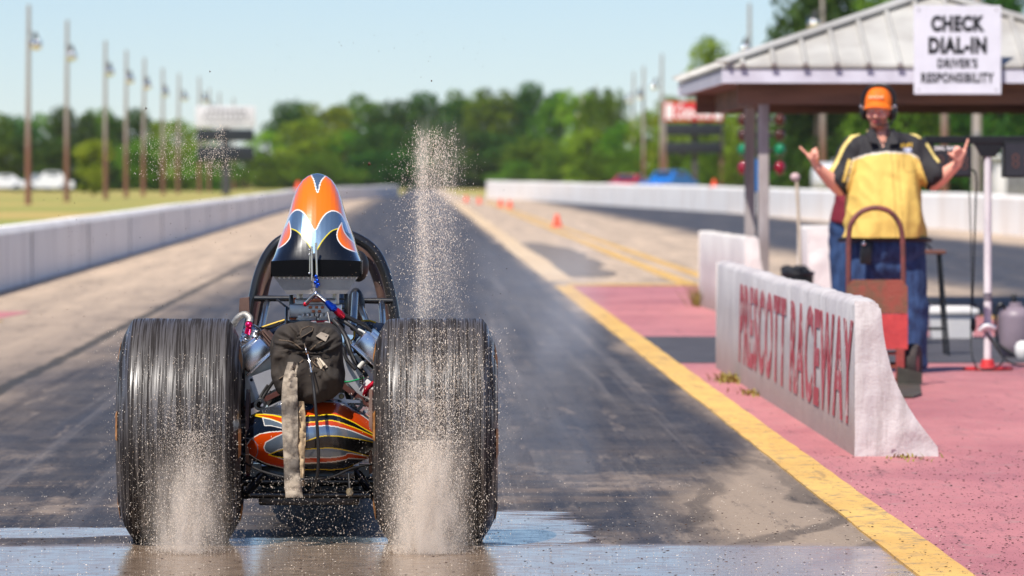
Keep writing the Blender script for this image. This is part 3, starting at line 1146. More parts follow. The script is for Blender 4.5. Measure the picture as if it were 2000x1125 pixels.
# ================================================================== PAVILION
m_roof = M('painted_roof_metal', S(190, 188, 182), 0.5, col2=S(164, 160, 154), scale=1.2, bump=0.05)
m_fascia = M('fascia_paint', S(208, 206, 218), 0.55, col2=S(190, 186, 198), scale=3, stretch=(1, 1, 1))
m_beam = M('brown_timber', S(126, 96, 82), 0.8, col2=S(96, 74, 66), scale=4, stretch=(0.3, 0.3, 2))
m_postp = M('worn_post_paint', S(172, 164, 162), 0.6, col2=S(132, 122, 120), scale=4, stretch=(1, 1, 0.3), bump=0.2)
EX0, EX1, EY0, EY1, EZ = 2.757, 6.92, 52.0, 60.8, 2.285
AX, RISE = (EX0 + EX1) / 2, 0.70
HW = AX - EX0
pav = thing('pavilion', 'open sided starter pavilion with white ribbed metal hip roof on posts', 'pavilion', (AX, 56, 0))
A = Vector((AX, EY0 + HW, EZ + RISE))
B = Vector((AX, EY1 - HW, EZ + RISE))
c00, c10, c11, c01 = Vector((EX0, EY0, EZ)), Vector((EX1, EY0, EZ)), Vector((EX1, EY1, EZ)), Vector((EX0, EY1, EZ))
b = MB()
t = Vector((0, 0, 0.03))
top = [c00, c10, c11, c01, A, B]
b.add([p + t for p in top] + top, [(0, 1, 4), (1, 2, 5, 4), (2, 3, 5), (3, 0, 4, 5), (6, 10, 7), (7, 10, 11, 8), (8, 11, 9), (9, 11, 10, 6),
                                   (0, 6, 7, 1), (1, 7, 8, 2), (2, 8, 9, 3), (3, 9, 6, 0)])
roof = b.build('roof', m_roof, pav, 0)
sl = RISE / HW
b = MB()


def rib(p, q, n):
    p, q = Vector(p), Vector(q)
    d = (q - p).normalized()
    s = d.cross(n).normalized()
    w, h = 0.032, 0.034
    o = Vector(n) * 0.028
    pr = [p - s * w + o, p - s * w * .4 + o + Vector(n) * h, p + s * w * .4 + o + Vector(n) * h, p + s * w + o]
    b.prism(pr, (0, 0, 0), q - p)


for k in range(-7, 8):
    d = k * 0.285 + 0.1
    if abs(d) < HW - 0.12:
        run = HW - abs(d)
        nF = Vector((0, -sl, 1)).normalized()
        rib((AX + d, EY0 - 0.03, EZ - 0.03 * sl), (AX + d, EY0 + run, EZ + run * sl), nF)
for k in range(0, 31):
    y = EY0 + 0.15 + k * 0.285
    run = min(HW, y - EY0, EY1 - y)
    if run > 0.15:
        rib((EX0 - 0.03, y, EZ - 0.03 * sl), (EX0 + run, y, EZ + run * sl), Vector((-sl, 0, 1)).normalized())
        rib((EX1 + 0.03, y, EZ - 0.03 * sl), (EX1 - run, y, EZ + run * sl), Vector((sl, 0, 1)).normalized())
o = b.build('rib', m_roof, roof, 0)
b = MB()
for p, q in ((c00, A), (c10, A), (c01, B), (c11, B)):
    b.bar(p + Vector((0, 0, .055)), q + Vector((0, 0, .055)), 0.17, 0.035, 0.01)
b.bar(A + Vector((0, -.05, .06)), B + Vector((0, .05, .06)), 0.2, 0.035, 0.01)
b.build('ridge_cap', m_roof, roof, 0)
b = MB()
zf, fh = EZ - 0.075, 0.125
for a0, a1, nrm in ((c00, c10, (0, -1, 0)), (c11, c01, (0, 1, 0)), (c01, c00, (-1, 0, 0)), (c10, c11, (1, 0, 0))):
    a0 = Vector((a0.x, a0.y, zf)) - Vector(nrm) * 0.03
    a1 = Vector((a1.x, a1.y, zf)) - Vector(nrm) * 0.03
    dd = (a1 - a0).normalized()
    cut_ = 0.0 if nrm[1] else 0.046
    b.bar(a0 + dd * cut_, a1 - dd * cut_, 0.03, fh)
b.build('fascia', m_fascia, pav, 0)
b = MB()
b.box((AX, (EY0 + EY1) / 2, EZ - 0.115), (EX1 - EX0 - 0.10, EY1 - EY0 - 0.10, 0.02))
b.build('ceiling', m_beam, pav, 0)
PX0, PX1, PY0, PY1 = 3.16, 6.5, 52.45, 60.2
b = MB()
for y in (PY0, PY1):
    b.box((AX, y, 2.06), (PX1 - PX0 + 0.5, 0.09, 0.20))
for x in (PX0, PX1):
    b.box((x, (PY0 + PY1) / 2, 2.06), (0.09, PY1 - PY0 - 0.1, 0.198))
b.build('beam', m_beam, pav, 0)
for x, y in ((PX0, PY0), (PX1, PY0), (PX0, 54.6), (PX1, PY1), (PX1, 56.4)):
    b = MB()
    b.box((x, y, 0.98), (0.096, 0.096, 1.96), None, 0.006)
    b.build('post', m_postp, pav, 0)

# the sign board hung on the fascia
m_signw = M('sign_white', S(222, 220, 230), 0.5, col2=S(212, 210, 220), scale=3)
m_signb = M('sign_black', S(24, 22, 26), 0.5)
ZS = 51.93
a, d = P(1785, 11, ZS), P(1955, 184, ZS)
sx_, sz_ = (a.x + d.x) / 2, (a.z + d.z) / 2
sign = thing('notice_board', 'white square board with black check dial-in wording on pavilion edge', 'sign', (sx_, ZS, sz_))
b = MB()
b.box((sx_, ZS, sz_), (d.x - a.x, 0.02, a.z - d.z), None, 0.004)
b.build('panel', m_signw, sign, 0)
for s, p0, y0, p1, y1, bo in (('CHECK', 1818, 30, 1923, 62, .06), ('DIAL-IN', 1813, 72, 1927, 105, .06), ("DRIVER'S", 1831, 114, 1909, 133, .04), ('RESPONSIBILITY', 1799, 142, 1941, 162, .04)):
    q0, q1 = P(p0, y0, ZS), P(p1, y1, ZS)
    lettering(s, ((q0.x + q1.x) / 2, ZS - 0.011, (q0.z + q1.z) / 2), (1, 0, 0), (0, 0, 1), q1.x - q0.x, q0.z - q1.z, m_signb, sign, bold=bo, th=0.003, spacing=1.12)
b = MB()
for u in (-1, 1):
    for v in (-1, 1):
        b.ball((sx_ + u * 0.35, ZS - 0.012, sz_ + v * 0.36), (0.009, 0.004, 0.009), 8, 6)
b.build('screw', m_grey, sign)

# ------------------------------------------------------------------ starting lights
m_blk = M('black_enamel', S(20, 20, 22), 0.4)
root = thing('starting_lights', 'drag race starting light tree with coloured lamps behind pavilion post', 'starting lights', (3.74, 62.5, 0))
b = MB()
b.box((3.74, 62.5, 1.05), (0.10, 0.12, 2.1), None, 0.01)
b.box((3.74, 62.5, 0.02), (0.5, 0.5, 0.04), None, 0.01)
b.build('post', m_blk, root, 0)
b = MB()
b.box((3.74, 62.42, 1.31), (0.16, 0.04, 0.36), None, 0.008)
b.build('panel', M('blue_panel', S(10, 110, 180), 0.4), root, 0)
bulbs = [(206, (70, 34, 16)), (234, (84, 38, 14)), (264, (70, 34, 16)), (294, (0, 122, 76)), (328, (140, 6, 34))]
for py, cc in bulbs:
    mt = M('lamp_glass', S(*cc), 0.12, coat=1.0)
    z = 1.3 + (345 - py) * 62.5 / F
    for s in (-1, 1):
        b = MB()
        b.tube([(3.74 + s * 0.05, 62.5, z), (3.74 + s * 0.13, 62.5, z)], 0.022, 8)
        b.lathe([(0.0, 0.06), (0.045, 0.05), (0.062, 0.0), (0.066, -0.03)], (3.74 + s * 0.20, 62.47, z), 'Y', 18)
        h = b.build('lamp_housing', m_blk, root)
        b = MB()
        b.ball((3.74 + s * 0.20, 62.44, z), (0.060, 0.06, 0.066 if py < 290 else 0.075), 18, 12)
        b.build('bulb', mt, h, 180)

# ================================================================== BARRIERS
def concrete_paint(name, c1, c2, dirt, dlo=0.5, dhi=0.75, bump=0.6):
    m, nt, b = nodes(name)
    tc = N(nt, 'ShaderNodeTexCoord').outputs['Object']
    geo = N(nt, 'ShaderNodeNewGeometry')
    f = nz(nt, tc, 2.2, 6, 0.7)
    g_ = nz(nt, tc, 14, 6, 0.7, (1, 1, 0.14))
    p = nz(nt, tc, 9, 5, 0.65)
    c = mixc(nt, sstep(nt, f, 0.35, 0.68), c1, c2)
    c = mixc(nt, mth(nt, 'MULTIPLY', sstep(nt, g_, dlo, dhi), 0.6), c, dirt)
    # splash dirt of the burnouts low on the wall
    sz = N(nt, 'ShaderNodeSeparateXYZ')
    nt.links.new(geo.outputs['Position'], sz.inputs[0])
    low = mth(nt, 'SUBTRACT', 1.0, sstep(nt, mth(nt, 'ADD', sz.outputs[2], mth(nt, 'MULTIPLY_ADD', g_, 0.5, -0.25)), 0.02, 0.34))
    sn = N(nt, 'ShaderNodeSeparateXYZ')
    nt.links.new(geo.outputs['Normal'], sn.inputs[0])
    left = sstep(nt, mth(nt, 'MULTIPLY', sn.outputs[0], -1.0), 0.5, 0.9)
    c = mixc(nt, mth(nt, 'MULTIPLY', mth(nt, 'MULTIPLY', low, left), 0.8), c, S(150, 132, 120))
    ch = sstep(nt, p, 0.68, 0.71)
    c = mixc(nt, ch, c, S(140, 122, 132))
    nt.links.new(c, b.inputs['Base Color'])
    b.inputs['Roughness'].default_value = 0.65
    hh = mth(nt, 'ADD', mth(nt, 'MULTIPLY', ch, -0.8), mth(nt, 'ADD', nz(nt, tc, 30, 5, 0.65), mth(nt, 'MULTIPLY', p, 1.4)))
    bp = N(nt, 'ShaderNodeBump')
    bp.inputs['Strength'].default_value = bump
    bp.inputs['Distance'].default_value = 0.02
    nt.links.new(hh, bp.inputs['Height'])
    nt.links.new(bp.outputs[0], b.inputs['Normal'])
    return m


m_barr = concrete_paint('barrier_paint', S(206, 200, 198), S(186, 179, 180), S(150, 140, 138), 0.44, 0.70, bump=0.28)
m_barr2 = concrete_paint('clean_barrier_paint', S(222, 217, 212), S(206, 200, 197), S(186, 180, 176), 0.6, 0.85, 0.3)


def barrier(label, p, q, H, mat, botw=0.385, topw=0.125, loop=0.0, chip=0.0):
    """half profile concrete barrier from p (near) to q (far): upright on the left, flared on the right"""
    root = thing('concrete_barrier', label, 'barrier', (p[0], p[1], 0))
    p, q = Vector((p[0], p[1], 0)), Vector((q[0], q[1], 0))
    d = (q - p)
    L = d.length
    d.normalize()
    r = Vector((d.y, -d.x, 0))
    sec = [(0, 0), (0.004, .2), (0.008, .42), (0.012, H - 0.03), (0.03, H - 0.008), (0.05, H), (topw - 0.03, H), (topw - .008, H - .012), (topw, H - 0.05)]
    for i in range(1, 11):
        t = i / 10
        sec.append((topw + (botw - topw) * (0.16 * t + 0.84 * t ** 2.3), (H - 0.05) * (1 - t) ** 0.95 + 0.055 * t ** 3 * (1 if i < 10 else 0)))
    sec[-1] = (botw, 0.05)
    sec.append((botw + 0.004, 0.0))
    n = max(8, int(L / 0.08))
    k = len(sec)
    vs, fs = [], []
    for i in range(n + 1):
        s = L * i / n
        for j, (x, z) in enumerate(sec):
            v = p + d * s + r * x + Vector((0, 0, z))
            w = noise.noise(v * 3.1) * 0.010 + noise.noise(v * 11) * 0.005
            if x < 0.02:
                w = 0.0
            v += r * w + Vector((0, 0, (noise.noise(v * 2.3 + Vector((9, 2, 1))) * 0.012 + noise.noise(v * 13) * 0.004) if z > 0.3 else 0))
            if i < 2 and chip and j > k - 6:
                v += d * abs(noise.noise(v * 25)) * chip
            vs.append(v)
    for i in range(n):
        for j in range(k):
            j2 = (j + 1) % k
            fs.append((i * k + j, (i + 1) * k + j, (i + 1) * k + j2, i * k + j2))
    b = MB()
    b.add(vs, fs)
    # end faces as grids so that they can be rough
    for s, flip in ((0.0, 0), (L, 1)):
        m_, nn = 22, 10
        left = sec[:1]
        ev = []
        zs = [H * a / m_ for a in range(m_ + 1)]
        rx = [pt for pt in sec[5:]][::-1]
        for z in zs:
            xr = np.interp(z, [a[1] for a in rx], [a[0] for a in rx])
            for a in range(nn + 1):
                v = p + d * s + r * (0.002 + (xr - 0.002) * a / nn) + Vector((0, 0, z * 0.998))
                inner = min(1, 6 * min(a / nn, 1 - a / nn, z / H + .05, 1 - z / H))
                if not flip:
                    v -= d * (inner * (0.008 + noise.noise(v * 5) * 0.020 + noise.noise(v * 14) * 0.008 - 0.03 * max(0.0, noise.noise(v * 7 + Vector((3, 1, 2))) - 0.38)))
                ev.append(v)
        ef = [(a * (nn + 1) + c, a * (nn + 1) + c + 1, (a + 1) * (nn + 1) + c + 1, (a + 1) * (nn + 1) + c) for a in range(m_) for c in range(nn)]
        b.add(ev, ef)
        if not flip:
            b.add(vs[:k], [tuple(range(k))])
    body = b.build('barrier_body', mat, root, 50)
    return root, d, r


near_b, d, r = barrier('long white concrete barrier with faded red raceway lettering beside pink pad', (2.02, 26.55), (2.02, 38.9), 0.725, m_barr, chip=0.06)
m, nt, bs = nodes('faded_red_letters')
tc = N(nt, 'ShaderNodeTexCoord').outputs['Object']
f1 = nz(nt, tc, 7, 6, 0.72)
f2 = nz(nt, tc, 2.2, 5, 0.7, (1, 1, 0.5), (4, 4, 4))
c = mixc(nt, sstep(nt, f2, 0.3, 0.7), S(166, 52, 64), S(184, 84, 94))
c = mixc(nt, sstep(nt, f1, 0.53, 0.63), c, S(204, 190, 188))
nt.links.new(c, bs.inputs['Base Color'])
bs.inputs['Roughness'].default_value = 0.7
lettering('PRESCOTT RACEWAY', (2.0235, 31.4, 0.385), (0, -1, 0), (0.0174, 0, 0.99985), 9.35, 0.50, m, near_b, bold=0.026, th=0.0012, spacing=1.14)
m_moss = M('dry_weed', S(150, 132, 60), 0.9, col2=S(110, 108, 50), scale=30)


def weed(x, y, n, label, h=0.07):
    v, f = [], []
    for i in range(n):
        a = random.uniform(0, 6.28)
        bx, by = x + random.gauss(0, .05), y + random.gauss(0, .25)
        hh = h * random.uniform(.4, 1.2)
        t = Vector((math.cos(a), math.sin(a), 0))
        s = Vector((-t.y, t.x, 0)) * 0.006
        p0 = Vector((bx, by, 0.008))
        o = len(v)
        v += [p0 - s, p0 + s, p0 + t * hh * .5 + s * .7 + Vector((0, 0, hh * .7)), p0 + t * hh * .5 - s * .7 + Vector((0, 0, hh * .7)), p0 + t * hh + Vector((0, 0, hh))]
        f += [(o, o + 1, o + 2, o + 3), (o + 3, o + 2, o + 4)]
    b = MB()
    b.add(v, f)
    o = b.build('weed_tuft', m_moss, None, 0, fix=False)
    tag(o, label, 'weed')
    return o


weed(1.97, 36.3, 150, 'dry yellow weed tuft growing at the left foot of the lettered barrier', 0.05)
weed(1.97, 34.2, 60, 'smaller weed tuft at left foot of the lettered barrier, nearer one', 0.03)
weed(2.24, 26.47, 60, 'brown moss tuft under the near end of the lettered barrier', 0.02)

barrier('plain white concrete barrier standing behind the two pavilion posts', (2.93, 51.4), (2.82, 57.6), 0.76, m_barr2)
barrier('short white concrete barrier behind the people in jeans', (3.37, 49.6), (3.42, 51.7), 0.86, m_barr2, 0.5, 0.3)
weed(2.80, 57.4, 60, 'yellow green weed at far foot of barrier behind pavilion posts', 0.25)

# ================================================================== HAND TRUCK
m_rust = M('rusty_red_paint', S(158, 62, 58), 0.6, col2=S(118, 66, 48), scale=9, lo=0.42, hi=0.6, bump=0.3, bscale=40, rvar=0.3)
m_rustd = M('rust_brown_tube', S(126, 66, 62), 0.55, col2=S(92, 56, 50), scale=12, bump=0.2)
ZH = 35.6
k = ZH / F
hx = (1711 - 815) * k
ht = thing('hand_truck', 'rusty red hand truck with arched handle standing before the gesturing man', 'hand truck', (hx, ZH, 0))
def H(px, py, dy=0.0):
    q = P(px, py, ZH)
    return Vector((q.x, ZH + dy, q.z))


b = MB()
arch = [H(1657, 745), H(1657, 640), H(1657, 520), H(1658, 460), H(1664, 434), H(1682, 414), H(1708, 406), H(1735, 412), H(1754, 432), H(1762, 460), H(1764, 520), H(1764, 640), H(1764, 745)]
b.tube(arch, 0.0165, 12, 5)
b.build('handle_frame', m_rustd, ht)
# plate: rusty above, red below
me_pts = [(1654, 700), (1654, 560), (1664, 545), (1760, 545), (1771, 562), (1771, 700)]
b = MB()
b.prism([H(a, c, -0.03) for a, c in ((1653, 612), (1653, 560), (1664, 546), (1760, 546), (1772, 560), (1772, 612))], (0, -.004, 0), (0, .004, 0))
b.build('back_plate', M('rusted_plate', S(150, 74, 60), 0.7, col2=S(112, 84, 62), scale=7, lo=.4, hi=.62, bump=0.3, bscale=50), ht, 0)
b = MB()
b.prism([H(a, c, -0.03) for a, c in ((1653, 682), (1653, 613), (1772, 613), (1772, 682))], (0, -.004, 0), (0, .004, 0))
b.build('lower_plate', M('red_plate', S(206, 72, 70), 0.5, col2=S(176, 58, 60), scale=8, bump=0.2), ht, 0)
b = MB()
for yy in (690, 716, 742):
    b.bar(H(1657, yy), H(1764, yy), 0.03, 0.02)
b.bar(H(1757, 680, -.02), H(1757, 742, -.02), 0.05, 0.05)
b.bar(H(1664, 680, -.02), H(1664, 742, -.02), 0.05, 0.05)
b.build('cross_brace', m_rust, ht, 0)
rw = 0.128
for s, px in ((1, 1786), (-1, 1636)):
    c = H(px, 0)
    c.z = rw + 0.009
    c.y += 0.10
    b = MB()
    prof = [(0.05, -0.03), (0.085, -0.035), (0.115, -0.038), (rw - .004, -0.026), (rw, 0.0), (rw - .004, 0.026), (0.115, 0.038), (0.085, 0.035), (0.05, 0.03)]
    b.lathe([(a, h) for a, h in prof], (0, 0, 0), 'X', 32, close=True)
    Rz = Matrix.Rotation(math.radians(-16), 3, 'Z')
    b.v = [Rz @ v + c for v in b.v]
    w = b.build('wheel', M('solid_tyre', S(52, 47, 46), 0.85, col2=S(72, 62, 60), scale=12, bump=0.4, bscale=90), ht)
    h = MB()
    h.lathe([(0, -.034), (0.05, -.03), (0.052, 0.0), (0.05, .03), (0, .034)], (0, 0, 0), 'X', 18)
    h.v = [Rz @ v + c for v in h.v]
    h.build('hub', m_rust, w)
b = MB()
b.cyl((H(1636, 0).x, ZH + .10, rw + .009), (H(1786, 0).x, ZH + .10, rw + .009), 0.012)
b.build('axle', m_rustd, ht)
m_toe = M('blackened_steel', S(74, 70, 60), 0.6, col2=S(56, 52, 46), scale=6, bump=0.2)
b = MB()
tp = [P(1746, 752, 35.6), P(1797, 752, 35.4), P(1794, 792, 33.6), P(1776, 801, 33.1), P(1700, 785, 33.6), P(1655, 760, 35.0)]
b.prism([Vector((q.x, q.y, 0)) for q in (P(1652, 0, 35.5), P(1797, 0, 35.5), P(1800, 0, 33.9), P(1784, 0, 33.5), P(1640, 0, 33.5))], (0, 0, 0.014), (0, 0, 0.022))
b.prism([(H(1748, 0).x, 35.45, .023), (H(1797, 0).x, 35.45, .023), (H(1797, 0).x, 35.45, .09), (H(1748, 0).x, 35.45, .13)], (0, -.004, 0), (0, .004, 0))
b.build('toe_plate', m_toe, ht, 0)

# ================================================================== DISPLAY STAND
ZD = 38.4
def D(px, py, dy=0.0):
    q = P(px, py, ZD)
    return Vector((q.x, ZD + dy, q.z))


dx = D(1929, 0).x
ds = thing('display_stand', 'white pole stand carrying a black beam with number displays', 'display stand', (dx, ZD, 0))
m_wpole = M('chipped_white_pole', S(226, 222, 224), 0.5, col2=S(198, 190, 196), scale=6, stretch=(1, 1, .4), bump=0.15)
m_redpaint = M('red_foot_paint', S(196, 48, 52), 0.6, col2=S(170, 44, 48), scale=8)
b = MB()
b.cyl((dx, ZD, 0.03), (dx, ZD, D(0, 300).z), 0.026)
b.build('pole', m_wpole, ds)
b = MB()
b.cyl((dx, ZD, D(0, 588).z), (dx, ZD, D(0, 572).z), 0.0275)
b.build('tape_band', M('grey_tape', S(112, 106, 116), 0.6), ds)
b = MB()
b.lathe([(0.17, 0.012), (0.17, 0.026), (0.05, 0.034), (0.04, 0.075), (0.03, 0.08)], (dx, ZD, 0), 'Z', 24)
b.build('foot', m_redpaint, ds)
b = MB()
z0, z1 = D(0, 281).z, D(0, 266).z
b.box(((D(1805, 0).x + D(2075, 0).x) / 2, ZD, (z0 + z1) / 2), (D(2075, 0).x - D(1805, 0).x, 0.07, z1 - z0), None, 0.006)
b.prism([D(1902, 281, -.03), D(1960, 281, -.03), D(1944, 306, -.03), D(1916, 306, -.03)], (0, 0, 0), (0, .06, 0))
b.build('beam', m_blk, ds, 0)
m_disp = M('display_face', S(46, 46, 52), 0.35, col2=S(40, 40, 46))
m_seg = M('unlit_segment', S(98, 66, 58), 0.5)


def seg8(c, w, h, t, panel):
    b = MB()
    for (u, v, L, vert) in ((0, h / 2, w, 0), (0, 0, w, 0), (0, -h / 2, w, 0), (-w / 2, h / 4, h / 2, 1), (w / 2, h / 4, h / 2, 1), (-w / 2, -h / 4, h / 2, 1), (w / 2, -h / 4, h / 2, 1)):
        L -= t * 1.15
        sz = (t, .003, L) if vert else (L, .003, t)
        b.box((c.x + u, c.y, c.z + v), sz)
    b.build('digit_eight', m_seg, panel, 0)


for p0, p1, y0, y1 in ((1812, 1896, 284, 346), (1958, 2046, 276, 347)):
    a, c = D(p0, y0), D(p1, y1)
    b = MB()
    b.box(((a.x + c.x) / 2, ZD + 0.02, (a.z + c.z) / 2), (c.x - a.x, 0.16, a.z - c.z), None, 0.008)
    pn = b.build('display_box', m_blk, ds, 0)
    b = MB()
    b.box(((a.x + c.x) / 2, ZD - 0.0615, (a.z + c.z) / 2), (c.x - a.x - .03, 0.004, a.z - c.z - .03))
    b.build('display_face', m_disp, pn, 0)
    for i in range(3):
        seg8(Vector((a.x + (c.x - a.x) * (0.22 + 0.28 * i) + 0.015, ZD - 0.065, (a.z + c.z) / 2 - 0.008)), 0.036, 0.085, 0.010, pn)
    b = MB()
    for u in (0.1, 0.9):
        b.box((a.x + (c.x - a.x) * u, ZD + .02, (D(0, 281).z + a.z) / 2), (0.03, 0.03, abs(D(0, 281).z - a.z) + .01))
    b.build('hanger', m_blk, pn, 0)
    if p0 == 1812:
        q0, q1 = D(1824, 282), D(1871, 290)
        lettering('DIAL RACE', ((q0.x + q1.x) / 2, ZD - 0.066, (q0.z + q1.z) / 2 - 0.012), (1, 0, 0), (0, 0, 1), q1.x - q0.x, 0.028, m_whitetxt, pn, bold=0.03, th=0.002)
b = MB()
b.tube([D(1899, 330, .02), D(1906, 345, 0), D(1905, 420), D(1902, 520), D(1900, 588), D(1906, 596, -.03)], 0.006, 8, 6)
b.tube([D(1893, 346, .05), D(1896, 420, .03), D(1898, 520, .02), D(1897, 600), D(1896, 640)], 0.004, 8, 6)
b.tube([D(1896, 640, -.02), D(1895, 690, -.1), D(1905, 716, -.2), D(1935, 718, -.2), D(1955, 700, -.15), D(1940, 668, -.05), D(1925, 650, -.04)], 0.006, 8, 6)
b.tube([D(1925, 648, -.03), D(1940, 672, -.05), D(1960, 700, -.08), D(1985, 712, -.1), D(2040, 712, -.12)], 0.006, 8, 6)
b.build('cable', m_blk, ds)
b = MB()
b.ball(D(1928, 640), (0.055, 0.05, 0.035), 14, 8)
b.tube([D(1912, 645, -.03), D(1925, 636, -.05), D(1944, 640, -.03)], 0.016, 8, 4)
b.build('cable_tie', m_wpole, ds)
b = MB()
b.ball(D(1901, 634, -.02), (0.018, 0.018, 0.05), 10, 8)
b.build('plug', m_blk, ds)

# ------------------------------------------------------------------ things on the pad
m_tub = M('white_plastic', S(224, 220, 216), 0.45, col2=S(206, 204, 204), scale=3)
ZT = 46.0
a, c = P(1806, 600, ZT), P(1908, 664, ZT)
w = c.x - a.x
tub = thing('storage_tub', 'white plastic storage tub with lid on the ground behind stool', 'tub', ((a.x + c.x) / 2, ZT, 0))
b = MB()
x0, x1 = a.x + .02, c.x - .02
zt = a.z - 0.06
b.add([(x0 + .03, ZT - .13, .01), (x1 - .03, ZT - .13, .01), (x1 - .03, ZT + .13, .01), (x0 + .03, ZT + .13, .01), (x0, ZT - .16, zt), (x1, ZT - .16, zt), (x1, ZT + .16, zt), (x0, ZT + .16, zt)],
      [(0, 1, 2, 3), (4, 5, 6, 7), (0, 1, 5, 4), (1, 2, 6, 5), (2, 3, 7, 6), (3, 0, 4, 7)])
b.build('tub_body', m_tub, tub, 0)
b = MB()
b.box(((a.x + c.x) / 2, ZT, zt + 0.03), (w, 0.37, 0.045), None, 0.015)
b.box(((a.x + c.x) / 2, ZT, zt + 0.06), (w - .1, 0.28, 0.02), None, 0.008)
b.build('lid', m_tub, tub)

ZB = 41.6
st = thing('bar_stool', 'tall dark metal stool with brown seat behind the gesturing man', 'stool', (P(1818, 0, ZB).x, ZB, 0))
sxx, szz = P(1818, 0, ZB).x, P(0, 492, ZB).z
b = MB()
b.box((sxx, ZB, szz), (0.20, 0.28, 0.03), None, 0.012)
b.build('seat', M('brown_seat_wood', S(116, 74, 62), 0.6, col2=S(92, 60, 52)), st)
for u in (-1, 1):
    for v in (-1, 1):
        b = MB()
        b.tube([(sxx + u * 0.06, ZB + v * 0.09, szz - .01), (sxx + u * 0.115, ZB + v * 0.15, 0.009)], 0.011, 8)
        b.build('leg', m_blk, st)
b = MB()
for v in (-1, 1):
    b.tube([(sxx - .10, ZB + v * .135, .2), (sxx + .10, ZB + v * .135, .2)], 0.008, 8)
b.tube([(sxx - .10, ZB - .135, .2), (sxx - .10, ZB + .135, .2)], 0.008, 8)
b.build('foot_rail', m_blk, st)
b = MB()
b.tube([(sxx - .07, ZB + .12, szz), (sxx - .08, ZB + .14, szz + .05), (sxx - .03, ZB + .14, szz + .065), (sxx + .03, ZB + .13, szz)], 0.008, 8, 5)
b.build('back_rail', m_blk, st)

ZJ = 41.2
jx = P(1984, 0, ZJ).x
jug = thing('drum', 'mauve plastic fuel drum with black cap and hose at right edge', 'drum', (jx, ZJ, 0))
zt = P(0, 604, ZJ).z
b = MB()
b.lathe([(0, .01), (0.10, .01), (0.118, 0.03), (0.125, 0.1), (0.132, zt - .06), (0.128, zt - .03), (0.10, zt), (0.05, zt + .02), (0.045, zt + .05), (0, zt + .05)], (jx, ZJ, 0), 'Z', 32)
b.build('drum_body', M('mauve_plastic', S(134, 120, 130), 0.45, col2=S(112, 98, 106), scale=3), jug)
b = MB()
b.lathe([(0, zt + .05), (0.022, zt + .05), (0.02, zt + .10), (0.012, zt + .11), (0, zt + .112)], (jx - .015, ZJ, 0), 'Z', 16)
b.build('cap', m_blk, jug)
b = MB()
b.tube([(jx - .08, ZJ - .05, zt - .0), (jx - .11, ZJ - .06, zt + .04), (jx - .15, ZJ - .06, zt - .02), (jx - .145, ZJ - .07, zt - .2), (jx - .12, ZJ - .09, .09), (jx - .03, ZJ - .14, .03)], 0.011, 8, 6)
b.build('hose', m_blk, jug)
b = MB()
bx_, bz_ = P(1999, 0, 40.6).x, 0.075
b.lathe([(0, 0), (0.045, .005), (0.062, .04), (0.062, .09), (0.045, .12), (0.02, .13), (0, .13)], (bx_, 40.6, 0.01), 'Z', 20)
o = b.build('jar', m_tub, None, loc=(bx_, 40.6, 0))
tag(o, 'small round white jar on pink pad before the mauve drum', 'jar')

# pole in a black bucket behind the barrier
ZP = 46.6
px_ = P(1560, 0, ZP).x
bk = thing('bucket', 'black bucket behind lettered barrier holding a white handled pole', 'bucket', (P(1558, 0, ZP).x, ZP, 0))
zt = P(0, 530, ZP).z
b = MB()
bx = P(1558, 0, ZP).x
b.lathe([(0, 0.013), (0.10, 0.013), (0.13, zt - .03), (0.14, zt - .02), (0.135, zt), (0.12, zt - .01), (0.10, .03), (0, .03)], (bx, ZP, 0), 'Z', 28)
b.build('bucket_body', m_blk, bk)
b = MB()
for i in range(9):
    a = i * 0.7
    b.ball((bx + 0.07 * math.cos(a) - .02, ZP + .06 * math.sin(a), zt - .0 + .02 * math.sin(i * 2.1)), (0.055, 0.05, 0.035), 10, 7)
b.build('rag', M('black_rag', S(26, 28, 36), 0.8), bk)
pl = thing('broom', 'long wooden pole with pale round head leaning in the black bucket', 'broom', (px_, ZP, 0))
b = MB()
b.tube([P(1563, 600, ZP), P(1563, 520, ZP), P(1560, 430, ZP), P(1556, 352, ZP)], 0.0135, 10, 3)
b.build('handle', M('bleached_handle', S(214, 196, 176), 0.6, col2=S(170, 146, 122), scale=3, stretch=(1, 1, .3)), pl)
b = MB()
b.ball(P(1553, 346, ZP), (0.04, 0.03, 0.035), 14, 9)
b.build('head', M('pale_pink_plastic', S(214, 180, 180), 0.5), pl)
# ================================================================== PEOPLE
m_skin = MV('sunburnt_skin', 0.5, 0, 0.15, 120, var=0.10, vscale=18)
m_cloth = MV('work_shirt_cloth', 0.8, 0, 0.35, 26, (1, 1, 0.5), 0.12, 6, 0.02)
m_denim = M('blue_denim', S(48, 74, 116), 0.85, col2=S(22, 40, 76), scale=26, stretch=(1, 1, .3), bump=0.8, bscale=12, bdist=0.02)
m_boot = M('black_shoe_leather', S(30, 28, 28), 0.5)
SK = np.array(S(244, 174, 150))
BEARD = np.array(S(128, 74, 48))
LIP = np.array(S(176, 82, 80))


